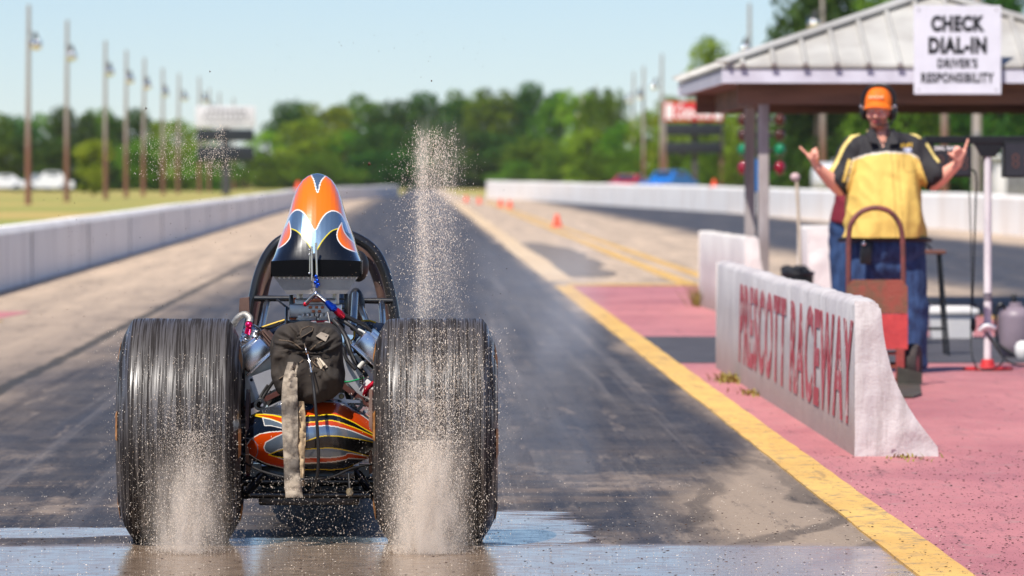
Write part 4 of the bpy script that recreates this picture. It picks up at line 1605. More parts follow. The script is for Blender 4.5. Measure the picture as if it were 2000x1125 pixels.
def person(label, loc, q, sc, cfg):
    """q(px, py, dy): photo pixel to the figure's own frame"""
    root = thing('person', label, 'person', (0, 0, 0))
    c = cfg
    parts = []
    # trunk
    parts += [('ell', q(*c['chest']), (0.178, 0.112, 0.20)), ('ell', q(*c['belly']), (0.185, 0.14, 0.19)), ('ell', q(*c['hips']), (0.165, 0.12, 0.13)),
              ('cap', q(*c['neck0']), q(*c['neck1']), 0.075, 0.062)]
    for s in ('R', 'L'):
        sh, el, wr = (q(*v) for v in c['arm' + s])
        parts += [('cap', q(*c['chest']) + Vector((0, 0, .1)), sh, 0.075, 0.066), ('cap', sh, el, 0.066, 0.050),
                  ('cap', el, el.lerp(wr, 0.35), 0.050, 0.052), ('cap', el.lerp(wr, 0.35), wr, 0.052, 0.031)]
        for a, bb, r0, r1 in c['hand' + s]:
            parts.append(('cap', q(*a), q(*bb), r0, r1))
        hp, kn, an = (q(*v) for v in c['leg' + s])
        parts += [('cap', hp, kn, 0.082, 0.058), ('cap', kn, an, 0.062, 0.042), ('cap', an, an + Vector((0, -0.14, -0.05)), 0.042, 0.035)]
    # head
    hc = q(*c['head'])
    yaw = c['yaw']
    R = Matrix.Rotation(yaw, 3, 'Z')
    hd = lambda x, y, z: hc + R @ Vector((x, y, z))
    parts += [('ell', hd(0, 0.015, 0.03), (0.078, 0.098, 0.1), R), ('ell', hd(0, -0.015, -0.045), (0.062, 0.075, 0.078), R),
              ('ell', hd(0, -0.045, -0.088), (0.042, 0.042, 0.032), R),
              ('cap', hd(0, -0.088, 0.0), hd(0, -0.112, -0.035), 0.010, 0.014), ('cap', hd(-.012, -.098, -.038), hd(.012, -.098, -.038), .010, .010),
              ('cap', hd(-.045, -.078, .018), hd(.045, -.078, .018), .012, .012),
              ('ell', hd(-.04, -.068, -.03), (.026, .026, .026)), ('ell', hd(.04, -.068, -.03), (.026, .026, .026)),
              ('cap', hd(-.02, -.088, -.063), hd(.02, -.088, -.063), .008, .008), ('cap', hd(-.016, -.086, -.075), hd(.016, -.086, -.075), .009, .009),
              ('ell', hd(-.082, .01, -.01), (.012, .022, .034), R), ('ell', hd(.082, .01, -.01), (.012, .022, .034), R)]
    me = blob(parts, 0.0058, 3)
    co = coords(me)
    rel = (co - np.array(hc)) @ np.array(R)           # head frame
    colr = np.tile(SK, (len(co), 1))
    inh = (np.abs(rel[:, 0]) < .1) & (np.abs(rel[:, 2]) < .14) & (np.abs(rel[:, 1]) < .14)
    beard = inh & (rel[:, 2] < -0.05) & (rel[:, 1] < 0.03) & (rel[:, 2] > -.135)
    mous = inh & (rel[:, 2] < -0.044) & (rel[:, 2] > -.06) & (rel[:, 1] < -.06) & (np.abs(rel[:, 0]) < .035)
    colr[(beard | mous)] = BEARD * 0.6 + SK * 0.4
    lip = inh & (rel[:, 2] < -.058) & (rel[:, 2] > -.082) & (np.abs(rel[:, 0]) < .024) & (rel[:, 1] < -.075)
    colr[lip] = LIP
    colour(me, np.concatenate([colr, np.zeros((len(co), 1))], 1))
    body = link('body', me, m_skin, root, 180)
    for s in (-1, 1):
        b = MB()
        b.ball(hd(s * .031, -.073, .003), .0125, 12, 8)
        e = b.build('eye', M('eye_white', S(220, 214, 208), 0.2), root, 180)
        b = MB()
        b.ball(hd(s * .031, -.0815, .002), (.006, .0045, .006), 10, 6)
        b.build('iris', M('eye_iris', S(40, 34, 34), 0.15), e, 180)
    return root, hd, R


def garment(name, parts, voxel, mat, root, kill=None, folds=(0, 0), paint=None, seed=0, smooth=4):
    me = blob(parts, voxel, smooth)
    if kill:
        cut(me, kill)
    co = coords(me)
    n = normals(me)
    A_, F_ = folds
    if A_:
        d = np.array([A_ * (noise.noise((x * F_ + seed, y * F_, z * F_ * 0.35)) + 0.6 * noise.noise((x * F_ * 2.3, y * F_ * 2.3 + seed, z * F_ * 0.8)) - 0.5 * abs(noise.noise((x * F_ * .9 + 5, y * F_, z * F_ * 1.2 + x * 9))))
                      for x, y, z in co])
        d = d + 0.35 * A_ * np.array([math.sin((z * 0.8 + abs(x) * 0.9) * 46 + 5 * noise.noise((x * 4, y * 4, z * 4 + seed))) * max(0.0, noise.noise((x * 3.2 + 2, z * 3.2, seed))) * 1.8 for x, y, z in co])
        co = co + n * (d + A_ * 0.45)[:, None]
        setco(me, co)
    if paint is not None:
        colour(me, paint(co, n))
    return link(name, me, mat, root, 180)


# ------------------------------------------------------------------ the man with the raised hands
ZM = 37.9
km = F / ZM
gm = 345 + 1.3 * km


def q(px, py, dy=0.0):
    return Vector(((px - 1722) / km, dy, (gm - py) / km))


cfg = dict(
    chest=(1729, 330), belly=(1732, 405, -.04), hips=(1733, 490), neck0=(1722, 292, 0.01), neck1=(1717, 245, -.005), head=(1715, 221, -.02), yaw=math.radians(-14),
    armR=((1668, 296), (1640, 372, -.03), (1594, 331, -.17)), armL=((1790, 294), (1823, 362, -.03), (1865, 324, -.17)),
    legR=((1700, 515), (1690, 605, -.02), (1690, 712, 0)), legL=((1766, 515), (1780, 605, -.02), (1781, 712, 0)),
    handR=[((1592, 329, -.172), (1584, 312, -.19), .028, .026), ((1590, 322, -.18), (1577, 309, -.19), .024, .018), ((1589, 318, -.19), (1588, 306, -.2), .022, .018),
           # the pointing finger, the curled ones and the thumb
           ((1577, 310, -.19), (1567, 300, -.2), .0105, .0098), ((1567, 300, -.2), (1558.5, 291.5, -.205), .0095, .008),
           ((1578, 307, -.195), (1583, 298, -.225), .0105, .010), ((1583, 298, -.225), (1590, 293.5, -.225), .0098, .0085),
           ((1581, 310, -.2), (1588, 302, -.235), .0105, .010), ((1588, 302, -.235), (1593, 300, -.215), .0098, .0085),
           ((1583, 314, -.2), (1592, 306.5, -.235), .0100, .0095), ((1592, 306.5, -.235), (1594, 309, -.21), .0092, .008),
           ((1584, 318, -.2), (1592, 312, -.232), .0092, .0088), ((1592, 312, -.232), (1593, 315, -.21), .0085, .0078),
           ((1590, 322, -.2), (1582, 312, -.235), .0125, .011), ((1582, 312, -.235), (1583, 304, -.245), .0105, .0088)],
    handL=[((1866, 323, -.172), (1872, 306, -.19), .028, .026), ((1868, 316, -.18), (1877, 301, -.19), .024, .018), ((1866, 314, -.19), (1864, 302, -.2), .022, .019),
           ((1877, 302, -.19), (1881, 290, -.195), .0105, .0098), ((1881, 290, -.195), (1885, 276.5, -.198), .0095, .008),
           ((1874, 302, -.2), (1868, 294, -.23), .0105, .010), ((1868, 294, -.23), (1860, 291, -.225), .0098, .0085),
           ((1870, 304, -.2), (1861, 296, -.238), .0105, .010), ((1861, 296, -.238), (1857, 299, -.215), .0098, .0085),
           ((1867, 308, -.2), (1857, 300, -.238), .0100, .0095), ((1857, 300, -.238), (1855, 303.5, -.21), .0092, .008),
           ((1865, 312, -.2), (1856, 306, -.232), .0092, .0088), ((1856, 306, -.232), (1855, 309, -.21), .0085, .0078),
           ((1864, 318, -.2), (1853, 308, -.235), .0125, .011), ((1853, 308, -.235), (1846.5, 303, -.24), .0105, .009)],
)
man, hd, R = person('man in yellow and black shirt and orange cap raising both hands', None, q, 1, cfg)

# shirt
BLK, YEL, PIP, WHT = np.array(S(38, 36, 40)), np.array(S(222, 186, 96)), np.array(S(226, 202, 122)), np.array(S(214, 206, 196))
sp_ = [('estack', [(q(1725, 268, .0), .11, .075), (q(1727, 280, -.005), .175, .095), (q(1728, 296, -.01), .208, .118), (q(1729, 318, -.018), .218, .142), (q(1729, 345, -.026), .224, .164),
                   (q(1729, 375, -.036), .236, .186), (q(1728, 405, -.046), .250, .202), (q(1728, 435, -.05), .262, .208), (q(1728, 470, -.045), .270, .205), (q(1728, 486, -.045), .272, .204)]),
       ('cap', q(1676, 293), q(1782, 291), 0.082, 0.082), ('cap', q(1722, 285, .01), q(1719, 264, 0), 0.100, 0.086)]
sp_ += [('cap', q(1670, 296), q(1655, 334, -.015), 0.092, 0.095), ('cone', q(1655, 334, -.015), q(1632, 366, -.05), 0.098, 0.088),
        ('cap', q(1788, 294), q(1802, 328, -.015), 0.092, 0.09), ('cone', q(1802, 328, -.015), q(1826, 356, -.05), 0.095, 0.082)]
hem = q(0, 467).z


def paint_shirt(co, n):
    px = co[:, 0] * km + 1722
    py = gm - co[:, 2] * km
    c = np.tile(YEL, (len(co), 1))
    yoke = np.interp(px, [1640, 1662, 1690, 1725, 1775, 1800, 1830], [420, 316, 306, 301, 303, 318, 420])
    up = py < yoke
    sleeve = (px < np.interp(py, [290, 360], [1668, 1644])) | (px > np.interp(py, [290, 360], [1784, 1808]))
    sleeve &= py < 385
    black = up | sleeve
    c[black] = BLK
    line = (np.abs(py - yoke) < 1.6) & (n[:, 1] < 0.2) & ~sleeve
    c[line] = WHT
    front = n[:, 1] < 0.45
    d1 = dline(px, py, sp2([(1690, 259), (1664, 270), (1646, 292), (1632, 322), (1616, 345)]))
    c[(d1 < 3.4) & front] = PIP
    d2 = dline(px, py, sp2([(1764, 259), (1780, 263), (1796, 272)]))
    c[(d2 < 3.0) & front] = PIP
    d3 = dline(px, py, [(1810, 286), (1830, 318)])
    c[(d3 < 3.2) & front] = PIP
    d4 = dline(px, py, [(1622, 336), (1612, 348)])
    c[(d4 < 5)] = YEL * 0.95
    d5 = dline(px, py, [(1656, 318), (1646, 356)])
    c[(d5 < 3.4) & (n[:, 1] < 0.6)] = YEL * 0.9
    # two small emblems stitched on the chest
    em = inpoly(px, py, [(1757, 284), (1780, 283), (1780, 291), (1757, 292)]) & front
    st = (np.sin(px * 1.7) > -0.2)
    c[em & st] = np.array(S(206, 168, 60))
    e2 = inpoly(px, py, [(1761, 293), (1778, 292), (1779, 300), (1762, 300)]) & front
    c[e2] = np.array(S(150, 160, 196))
    c[e2 & (np.sin(px * 1.3 + py) > 0.3)] = np.array(S(230, 228, 232))
    # placket and pocket edges
    pk = ((np.abs(px - np.interp(py, [300, 468], [1737, 1744])) < 1.1) | (np.abs(px - np.interp(py, [300, 468], [1749, 1758])) < 0.7)) & ~black & front
    c[pk] = YEL * 0.62
    pkt = dline(px, py, [(1761, 304), (1761, 336), (1774, 341), (1788, 336), (1788, 304)])
    c[(pkt < 0.9) & ~black & front] = YEL * 0.66
    return np.concatenate([c, np.zeros((len(co), 1))], 1)


def kill_shirt(f):
    if f.z < hem:
        return True
    px, py = f.x * km + 1722, gm - f.z * km
    if py < 256:
        return True
    if f.y < 0.0 and py < 292 and abs(px - 1722) < (292 - py) * 0.42:
        return True
    return False


shirt = garment('shirt', sp_, 0.0075, m_cloth, man, kill_shirt, (0.030, 5.5), paint_shirt, 3, 14)
for s, pts in ((-1, [(1704, 258), (1689, 262), (1696, 282), (1712, 285)]), (1, [(1737, 258), (1755, 262), (1750, 284), (1732, 286)])):
    poly = [q(a, c, d) for (a, c), d in zip(pts, (-.085, -.06, -.165, -.158))]
    b = MB()
    b.prism(poly, (0, -.006, 0), (0, .004, 0))
    b.build('collar', M('black_collar_cloth', S(40, 38, 42), 0.8), shirt, 30)
for s_, c0_, c1_, r_ in (('R', q(1633, 364.5, -.048), q(1629.5, 369, -.054), 0.086), ('L', q(1825, 355, -.048), q(1829, 359.5, -.054), 0.082)):
    b = MB()
    b.tube([c0_, c1_], [r_, r_ * .98], 24)
    b.build('cuff', M('dark_cuff_cloth', S(26, 25, 28), 0.8), shirt, 60)

# jeans
jp = [('ell', q(1733, 484, -.02), (0.25, 0.18, 0.17)), ('ell', q(1733, 520, -.01), (0.22, 0.15, 0.12)), ('cap', q(1698, 505), q(1690, 600, -.02), 0.125, 0.098), ('cone', q(1690, 600, -.02), q(1690, gm - 10, 0.0), 0.098, 0.09),
      ('cap', q(1768, 505), q(1780, 600, -.02), 0.132, 0.106), ('cone', q(1780, 600, -.02), q(1781, gm - 10, 0.0), 0.106, 0.092)]
top_ = q(0, 455).z
garment('jeans', jp, 0.0085, m_denim, man, lambda f: f.z > top_, (0.014, 6.5), None, 8)
b = MB()
for px in (1690, 1782):
    c = q(px, gm - 8, -0.02)
    b.ball((c.x, -0.07, 0.05), (0.052, 0.15, 0.045), 18, 10)
    b.ball((c.x, 0.02, 0.075), (0.05, 0.075, 0.065), 16, 10)
    b.box((c.x, -0.05, 0.02), (0.10, 0.28, 0.022), None, 0.01)
b.build('shoe', m_boot, man)
b = MB()
b.tube([q(1640 + 0, 472, -.02), q(1665, 470, -.16), q(1728, 470, -.21), q(1795, 470, -.16), q(1816, 472, -.02)], 0.017, 8, 5)
b.build('belt', m_boot, man)
b = MB()
b.box(q(1687, 497, -.20), (0.075, 0.035, 0.15), Matrix.Rotation(.08, 3, 'Y'), 0.012)
o = b.build('radio_pouch', m_blk, man)
b = MB()
b.ball(q(1682, 478, -.222), 0.016, 12, 8)
b.build('pouch_button', m_chrome, o, 180)

# cap, hair and headset
m_cap = M('orange_cap_cloth', S(248, 122, 12), 0.7, col2=S(236, 104, 8), scale=10, bump=0.25, bscale=40)
b = MB()
vs, fs = [], []
nr, ns = 9, 28
for i in range(nr + 1):
    t = i / nr * math.pi / 2
    for j in range(ns):
        a = 2 * math.pi * j / ns
        r = math.cos(t) ** 0.75 if i < nr else 0.02
        vs.append(hd(0.090 * r * math.cos(a), 0.012 + 0.108 * r * math.sin(a), 0.045 + 0.112 * math.sin(t) + .004 * math.sin(a * 6) * r))
for i in range(nr):
    for j in range(ns):
        k2 = (j + 1) % ns
        fs.append((i * ns + j, i * ns + k2, (i + 1) * ns + k2, (i + 1) * ns + j))
fs.append(tuple(nr * ns + j for j in range(ns)))
b.add(vs, fs)
cap_ = b.build('cap', m_cap, man, 60)
b = MB()
vs, fs = [], []
for i in range(7):
    t = i / 6
    for j in range(15):
        a = math.pi * (1.08 + 0.84 * j / 14)
        rr = 1 + 0.60 * t
        x = 0.088 * math.cos(a) * (1 + 0.08 * t)
        y = 0.012 + 0.106 * math.sin(a) * rr
        z = 0.058 - 0.032 * t - 0.55 * abs(math.cos(a)) ** 2 * 0.040
        vs.append(hd(x, y, z))
vs += [v + Vector((0, 0, 0.006)) for v in vs]
for i in range(6):
    for j in range(14):
        a_ = i * 15 + j
        fs.append((a_, a_ + 1, a_ + 16, a_ + 15))
        fs.append((a_ + 105, a_ + 120, a_ + 121, a_ + 106))
for j in range(14):
    a_ = 90 + j
    fs.append((a_, a_ + 1, a_ + 106, a_ + 105))
b.add(vs, fs)
b.build('brim', m_cap, cap_, 60)
b = MB()
for j in range(5):
    a = math.pi * (1.36 + 0.07 * j)
    b.box(hd(.0935 * math.cos(a), .012 + .1115 * math.sin(a), .092), (.014, .006, .016), R @ Matrix.Rotation(a + math.pi / 2, 3, 'Z'))
b.build('cap_badge', M('pale_stitching', S(252, 214, 170), 0.7), cap_, 0)
b = MB()
for s in (-1, 1):
    b.ball(hd(s * .078, .035, 0.0), (.016, .045, .065), 12, 8, R)
b.ball(hd(0, .085, -.01), (.06, .03, .075), 14, 10, R)
b.build('hair', M('brown_hair', S(66, 46, 34), 0.7, scale=40, stretch=(1, 1, .2), bump=0.5), man)
b = MB()
b.tube([hd(-.098, .012, 0.02), hd(-.104, .014, .09), hd(-.07, .016, .155), hd(0, .018, .176), hd(.07, .016, .155), hd(.104, .014, .09), hd(.098, .012, .02)], 0.012, 10, 6)
hs = b.build('headset', m_blk, man)
for s in (-1, 1):
    b = MB()
    b.ball(hd(s * .098, .012, -.005), (.026, .040, .052), 16, 12, R)
    e = b.build('ear_cup', m_blk, hs)
    b = MB()
    b.ball(hd(s * .112, -.012, .032), .012, 12, 8)
    b.build('swivel', m_chrome, e, 180)
b = MB()
b.tube([hd(.105, -.01, -.03), hd(.10, -.06, -.075), hd(.06, -.105, -.092), hd(.025, -.118, -.088)], 0.005, 8, 5)
b.ball(hd(.02, -.12, -.087), (.013, .009, .009), 10, 8)
b.build('microphone', m_blk, hs)
man.location = (907 / km, ZM, 0.012)

# ------------------------------------------------------------------ the person half hidden behind him
Z2 = 44.0
k2m = F / Z2
gy = 345 + 1.3 * k2m


def q2(px, py, dy=0.0):
    return Vector(((px - 1676) / k2m, dy, (gy - py) / k2m))


cfg2 = dict(
    chest=(1690, 350), belly=(1684, 405), hips=(1672, 458), neck0=(1708, 325), neck1=(1718, 300), head=(1722, 282), yaw=math.radians(30),
    armR=((1660, 330), (1672, 398, .06), (1690, 440, -.06)), armL=((1735, 325), (1748, 385, 0), (1742, 440, -.05)),
    legR=((1652, 475), (1648, 570, -.02), (1650, 660, 0)), legL=((1700, 475), (1708, 570, -.02), (1712, 660, 0)),
    handR=[((1690, 440, -.06), (1695, 455, -.08), .027, .026)] + [((1692 + i * 3, 456, -.08), (1693 + i * 3, 474 - abs(i - 1) * 2, -.09), .0095, .008) for i in range(4)] + [((1698, 446, -.09), (1704, 458, -.1), .011, .009)],
    handL=[((1742, 440, -.05), (1742, 456, -.06), .027, .026)] + [((1738 + i * 3, 456, -.06), (1738 + i * 3, 474 - abs(i - 1) * 2, -.07), .0095, .008) for i in range(4)] + [((1736, 446, -.08), (1731, 458, -.09), .011, .009)],
)
man2, hd2, R2 = person('person in maroon shirt and blue jeans standing hidden behind the man', None, q2, 1, cfg2)
MAR = np.array(S(112, 18, 36))
pp = [('ell', q2(1690, 345), (0.20, 0.14, 0.2)), ('ell', q2(1681, 400), (0.20, 0.165, 0.2)), ('cone', q2(1682, 400), q2(1672, 446), 0.20, 0.205),
      ('cap', q2(1655, 328), q2(1732, 324), 0.08, 0.08), ('cap', q2(1652, 330), q2(1648, 360, .03), .085, .085), ('cap', q2(1735, 325), q2(1742, 356), .085, .085)]
hem2 = q2(0, 443).z
garment('shirt', pp, 0.01, m_cloth, man2, lambda f: f.z < hem2, (0.014, 7), lambda co, n: np.concatenate([np.tile(MAR, (len(co), 1)), np.zeros((len(co), 1))], 1), 5)
pp = [('ell', q2(1672, 450), (0.21, 0.165, 0.17)), ('cap', q2(1651, 470), q2(1648, 570, -.02), .125, .095), ('cone', q2(1648, 570, -.02), q2(1650, gy - 12, 0), .095, .09),
      ('cap', q2(1700, 470), q2(1708, 570, -.02), .12, .095), ('cone', q2(1708, 570, -.02), q2(1712, gy - 12, 0), .095, .09)]
t2 = q2(0, 428).z
garment('jeans', pp, 0.01, m_denim, man2, lambda f: f.z > t2, (0.013, 6.5), None, 2)
b = MB()
for px in (1650, 1712):
    c = q2(px, gy - 5)
    b.ball((c.x, -0.07, 0.05), (0.05, 0.14, 0.042), 16, 9)
    b.ball((c.x, 0.02, 0.07), (0.05, 0.07, 0.06), 14, 9)
b.build('shoe', m_boot, man2)
b = MB()
b.ball(hd2(0, .02, .045), (.086, .104, .098), 18, 12, R2)
b.build('hair', M('dark_hair', S(44, 34, 28), 0.7, scale=40, bump=0.5), man2)
man2.location = ((1676 - 815) / k2m, Z2, 0.012)
# ================================================================== THE DRAGSTER
AXZ = 20.40
CX = -0.387
drag = thing('dragster', 'black orange and silver flame painted dragster with wide spinning rear slicks', 'dragster', (CX, AXZ, 0))
m_black = M('black_gloss_paint', S(14, 15, 18), 0.25, coat=1.0, col2=S(10, 11, 13))
m_frame = M('black_frame_tube', S(20, 20, 22), 0.35, coat=0.5, col2=S(30, 28, 27), scale=14, rvar=0.2)
m_alu = M('scuffed_aluminium', (0.62, 0.60, 0.58), 0.34, 0.9, col2=(0.45, 0.43, 0.41), scale=7, rvar=0.2, bump=0.08)
m_alus = M('sheet_aluminium', (0.62, 0.61, 0.62), 0.42, 0.75, col2=(0.5, 0.49, 0.5), scale=5, rvar=0.2)
m_pol = M('polished_aluminium', (0.80, 0.80, 0.80), 0.22, 1.0, col2=(0.66, 0.66, 0.67), scale=5, rvar=0.12)
m_rubh = M('black_hose', S(24, 23, 24), 0.5, col2=S(36, 34, 34), scale=20)
m_braid = M('braided_steel_hose', (0.5, 0.47, 0.42), 0.45, 0.7, col2=(0.32, 0.30, 0.27), scale=120, bump=0.6, bscale=220, bdist=0.003)
m_blue = M('blue_anodised', S(18, 70, 190), 0.25, 0.7, col2=S(14, 56, 160))
m_redan = M('red_anodised', S(206, 22, 50), 0.25, 0.6, col2=S(180, 18, 44))
m_mag = M('magenta_anodised', S(226, 20, 96), 0.22, 0.5, col2=S(200, 16, 84))
m_org = M('orange_engine_paint', S(228, 96, 12), 0.35, coat=0.5, col2=S(206, 84, 10))
m_rustm = M('heat_rusted_steel', S(110, 84, 74), 0.7, 0.3, col2=S(84, 66, 60), scale=9)
m_greyh = M('grey_silicone_hose', S(150, 152, 156), 0.5, col2=S(128, 130, 134))
m_redh = M('red_hose', S(206, 34, 36), 0.4)


def tread_mat():
    m, nt, b = nodes('spinning_slick_rubber')
    tc = N(nt, 'ShaderNodeTexCoord').outputs['Object']
    sp = N(nt, 'ShaderNodeSeparateXYZ')
    nt.links.new(tc, sp.inputs[0])
    ang = mth(nt, 'ARCTAN2', mth(nt, 'SUBTRACT', sp.outputs[2], 0.395), mth(nt, 'MULTIPLY', sp.outputs[1], -1.0))
    cb = N(nt, 'ShaderNodeCombineXYZ')
    nt.links.new(mth(nt, 'MULTIPLY', sp.outputs[0], 190), cb.inputs[0])
    nt.links.new(mth(nt, 'MULTIPLY', ang, 1.5), cb.inputs[1])
    streak = nz(nt, cb.outputs[0], 1.0, 5, 0.62)
    cb2 = N(nt, 'ShaderNodeCombineXYZ')
    nt.links.new(mth(nt, 'MULTIPLY', sp.outputs[0], 34), cb2.inputs[0])
    nt.links.new(mth(nt, 'MULTIPLY', ang, 0.5), cb2.inputs[1])
    wide = nz(nt, cb2.outputs[0], 1.0, 4, 0.6)
    s = mth(nt, 'MULTIPLY_ADD', streak, 0.6, mth(nt, 'MULTIPLY', wide, 0.4))
    wet = sstep(nt, s, 0.44, 0.60)
    nt.links.new(mixc(nt, wet, S(38, 34, 33), S(78, 73, 70)), b.inputs['Base Color'])
    nt.links.new(mth(nt, 'MULTIPLY_ADD', wet, -0.38, 0.72), b.inputs['Roughness'])
    nt.links.new(mth(nt, 'MULTIPLY_ADD', wet, 0.85, 0.15), b.inputs['Specular IOR Level'])
    nt.links.new(mth(nt, 'MULTIPLY', wet, 0.4), b.inputs['Coat Weight'])
    b.inputs['Coat Roughness'].default_value = 0.26
    bp = N(nt, 'ShaderNodeBump')
    bp.inputs['Strength'].default_value = 0.35
    bp.inputs['Distance'].default_value = 0.0015
    nt.links.new(s, bp.inputs['Height'])
    nt.links.new(bp.outputs[0], b.inputs['Normal'])
    return m


m_slick = tread_mat()
m_side = M('sidewall_rubber', S(42, 38, 36), 0.55, col2=S(60, 52, 48), scale=6, rvar=0.2)
m_yellet = M('orange_sidewall_paint', S(186, 128, 66), 0.65, col2=S(140, 94, 52), scale=14)
TR, TZ = 0.402, 0.395
half = [(0.400, 0.0), (0.4015, 0.06), (0.402, 0.12), (0.4005, 0.155), (0.3990, 0.168), (0.385, 0.179), (0.370, 0.188), (0.345, 0.200), (0.310, 0.212), (0.270, 0.219), (0.235, 0.216), (0.205, 0.200), (0.192, 0.186)]
prof = [(r, -h) for r, h in half[::-1]] + half[1:]
for cx, nm in ((-0.838, -1), (0.064, 1)):
    b = MB()
    b.lathe(prof, (cx, AXZ, TZ), 'X', 128)
    for v in b.v:
        if v.z < 0.006:
            v.z = 0.006
        elif v.z < 0.09:          # the sidewalls wrinkle in just above the ground
            u = (0.09 - v.z) / 0.09
            v.x = cx + (v.x - cx) * (1 - 0.08 * u)
    tyre = b.build('rear_tyre', m_slick, drag, 28)
    # recentre so that the streak pattern follows this tyre
    off = Vector((cx - CX, 0, 0))
    for v in tyre.data.vertices:
        v.co -= off
    tyre.location = off
    LOC[tyre.name] = Vector((cx, AXZ, 0))
    b = MB()
    for s in (-1, 1):
        b.lathe([(0.193, s * .185), (0.18, s * .178), (0.17, s * .12), (0.06, s * .10), (0.05, s * .14), (0, s * .145)], (cx, AXZ, TZ), 'X', 48)
    b.build('rim', m_alu, tyre)
    b = MB()
    for s in (-1, 1):
        for k in range(5):
            a0 = k * 2 * math.pi / 5 + 0.35 + (0.2 if s > 0 else 0)
            n_ = 8
            vs = []
            for i in range(n_ + 1):
                a = a0 + 0.34 * i / n_
                for r_, h_ in ((0.318, 0.2115), (0.268, 0.2205)):
                    r_ += 0.006 * math.sin(i * 2.0)
                    vs.append(Vector((cx + s * h_, AXZ + r_ * math.cos(a), TZ + r_ * math.sin(a))))
            b.add(vs, [(2 * i, 2 * i + 1, 2 * i + 3, 2 * i + 2) for i in range(n_)])
    o = b.build('sidewall_lettering', m_yellet, tyre, 0, fix=False)

# axle
b = MB()
b.tube([(-0.66, AXZ, TZ), (-0.12, AXZ, TZ)], 0.042, 18)
b.ball((CX, AXZ, TZ), (0.13, 0.12, 0.13), 20, 14)
b.build('rear_axle', m_frame, drag)
for s, x in ((-1, -0.60), (1, -0.165)):
    b = MB()
    b.lathe([(0.15, -.006), (0.15, .006), (0.06, .006), (0.06, -.006)], (x, AXZ, TZ), 'X', 36, close=True)
    b.build('brake_disc', m_rustm, drag)

# ---------------- painted tail panel
C5 = lambda x, y: (470 + x / 5.115, 780 + y / 5.115)
top_l = sp2([C5(-40, 215), C5(60, 178), C5(215, 105), C5(400, 15), C5(560, -8), C5(760, -10), C5(930, -4), C5(1010, 14), C5(1180, 108), C5(1340, 225), C5(1420, 290)], 8)
bot_l = sp2([C5(-40, 545), C5(60, 575), C5(140, 622), C5(300, 675), C5(450, 698), C5(640, 712), C5(930, 716), C5(1050, 698), C5(1200, 622), C5(1340, 565), C5(1420, 545)], 8)
NX, NY = 320, 150
X = np.linspace(463, 746, NX)
TOPY = np.interp(X, [a for a, _ in top_l], [c for _, c in top_l])
BOTY = np.interp(X, [a for a, _ in bot_l], [c for _, c in bot_l])
PX = np.repeat(X[:, None], NY, 1)
V = np.linspace(0, 1, NY)[None, :]
PY = TOPY[:, None] * (1 - V) + BOTY[:, None] * V
u = (PX - 605) / 141.0
ridge = 0.012 * (np.clip(1 - np.abs(PX - 650) / 95, 0, 1)) + 0.010 * np.clip(1 - np.abs(PX - 556) / 80, 0, 1)
bulge = np.sqrt(np.clip(1 - ((2 * V - 1) * 0.97) ** 2, 0, 1))
YD = 20.33 - 0.19 * bulge * (1 - 0.5 * np.abs(u) ** 2.2) - ridge + 0.05 * u ** 2


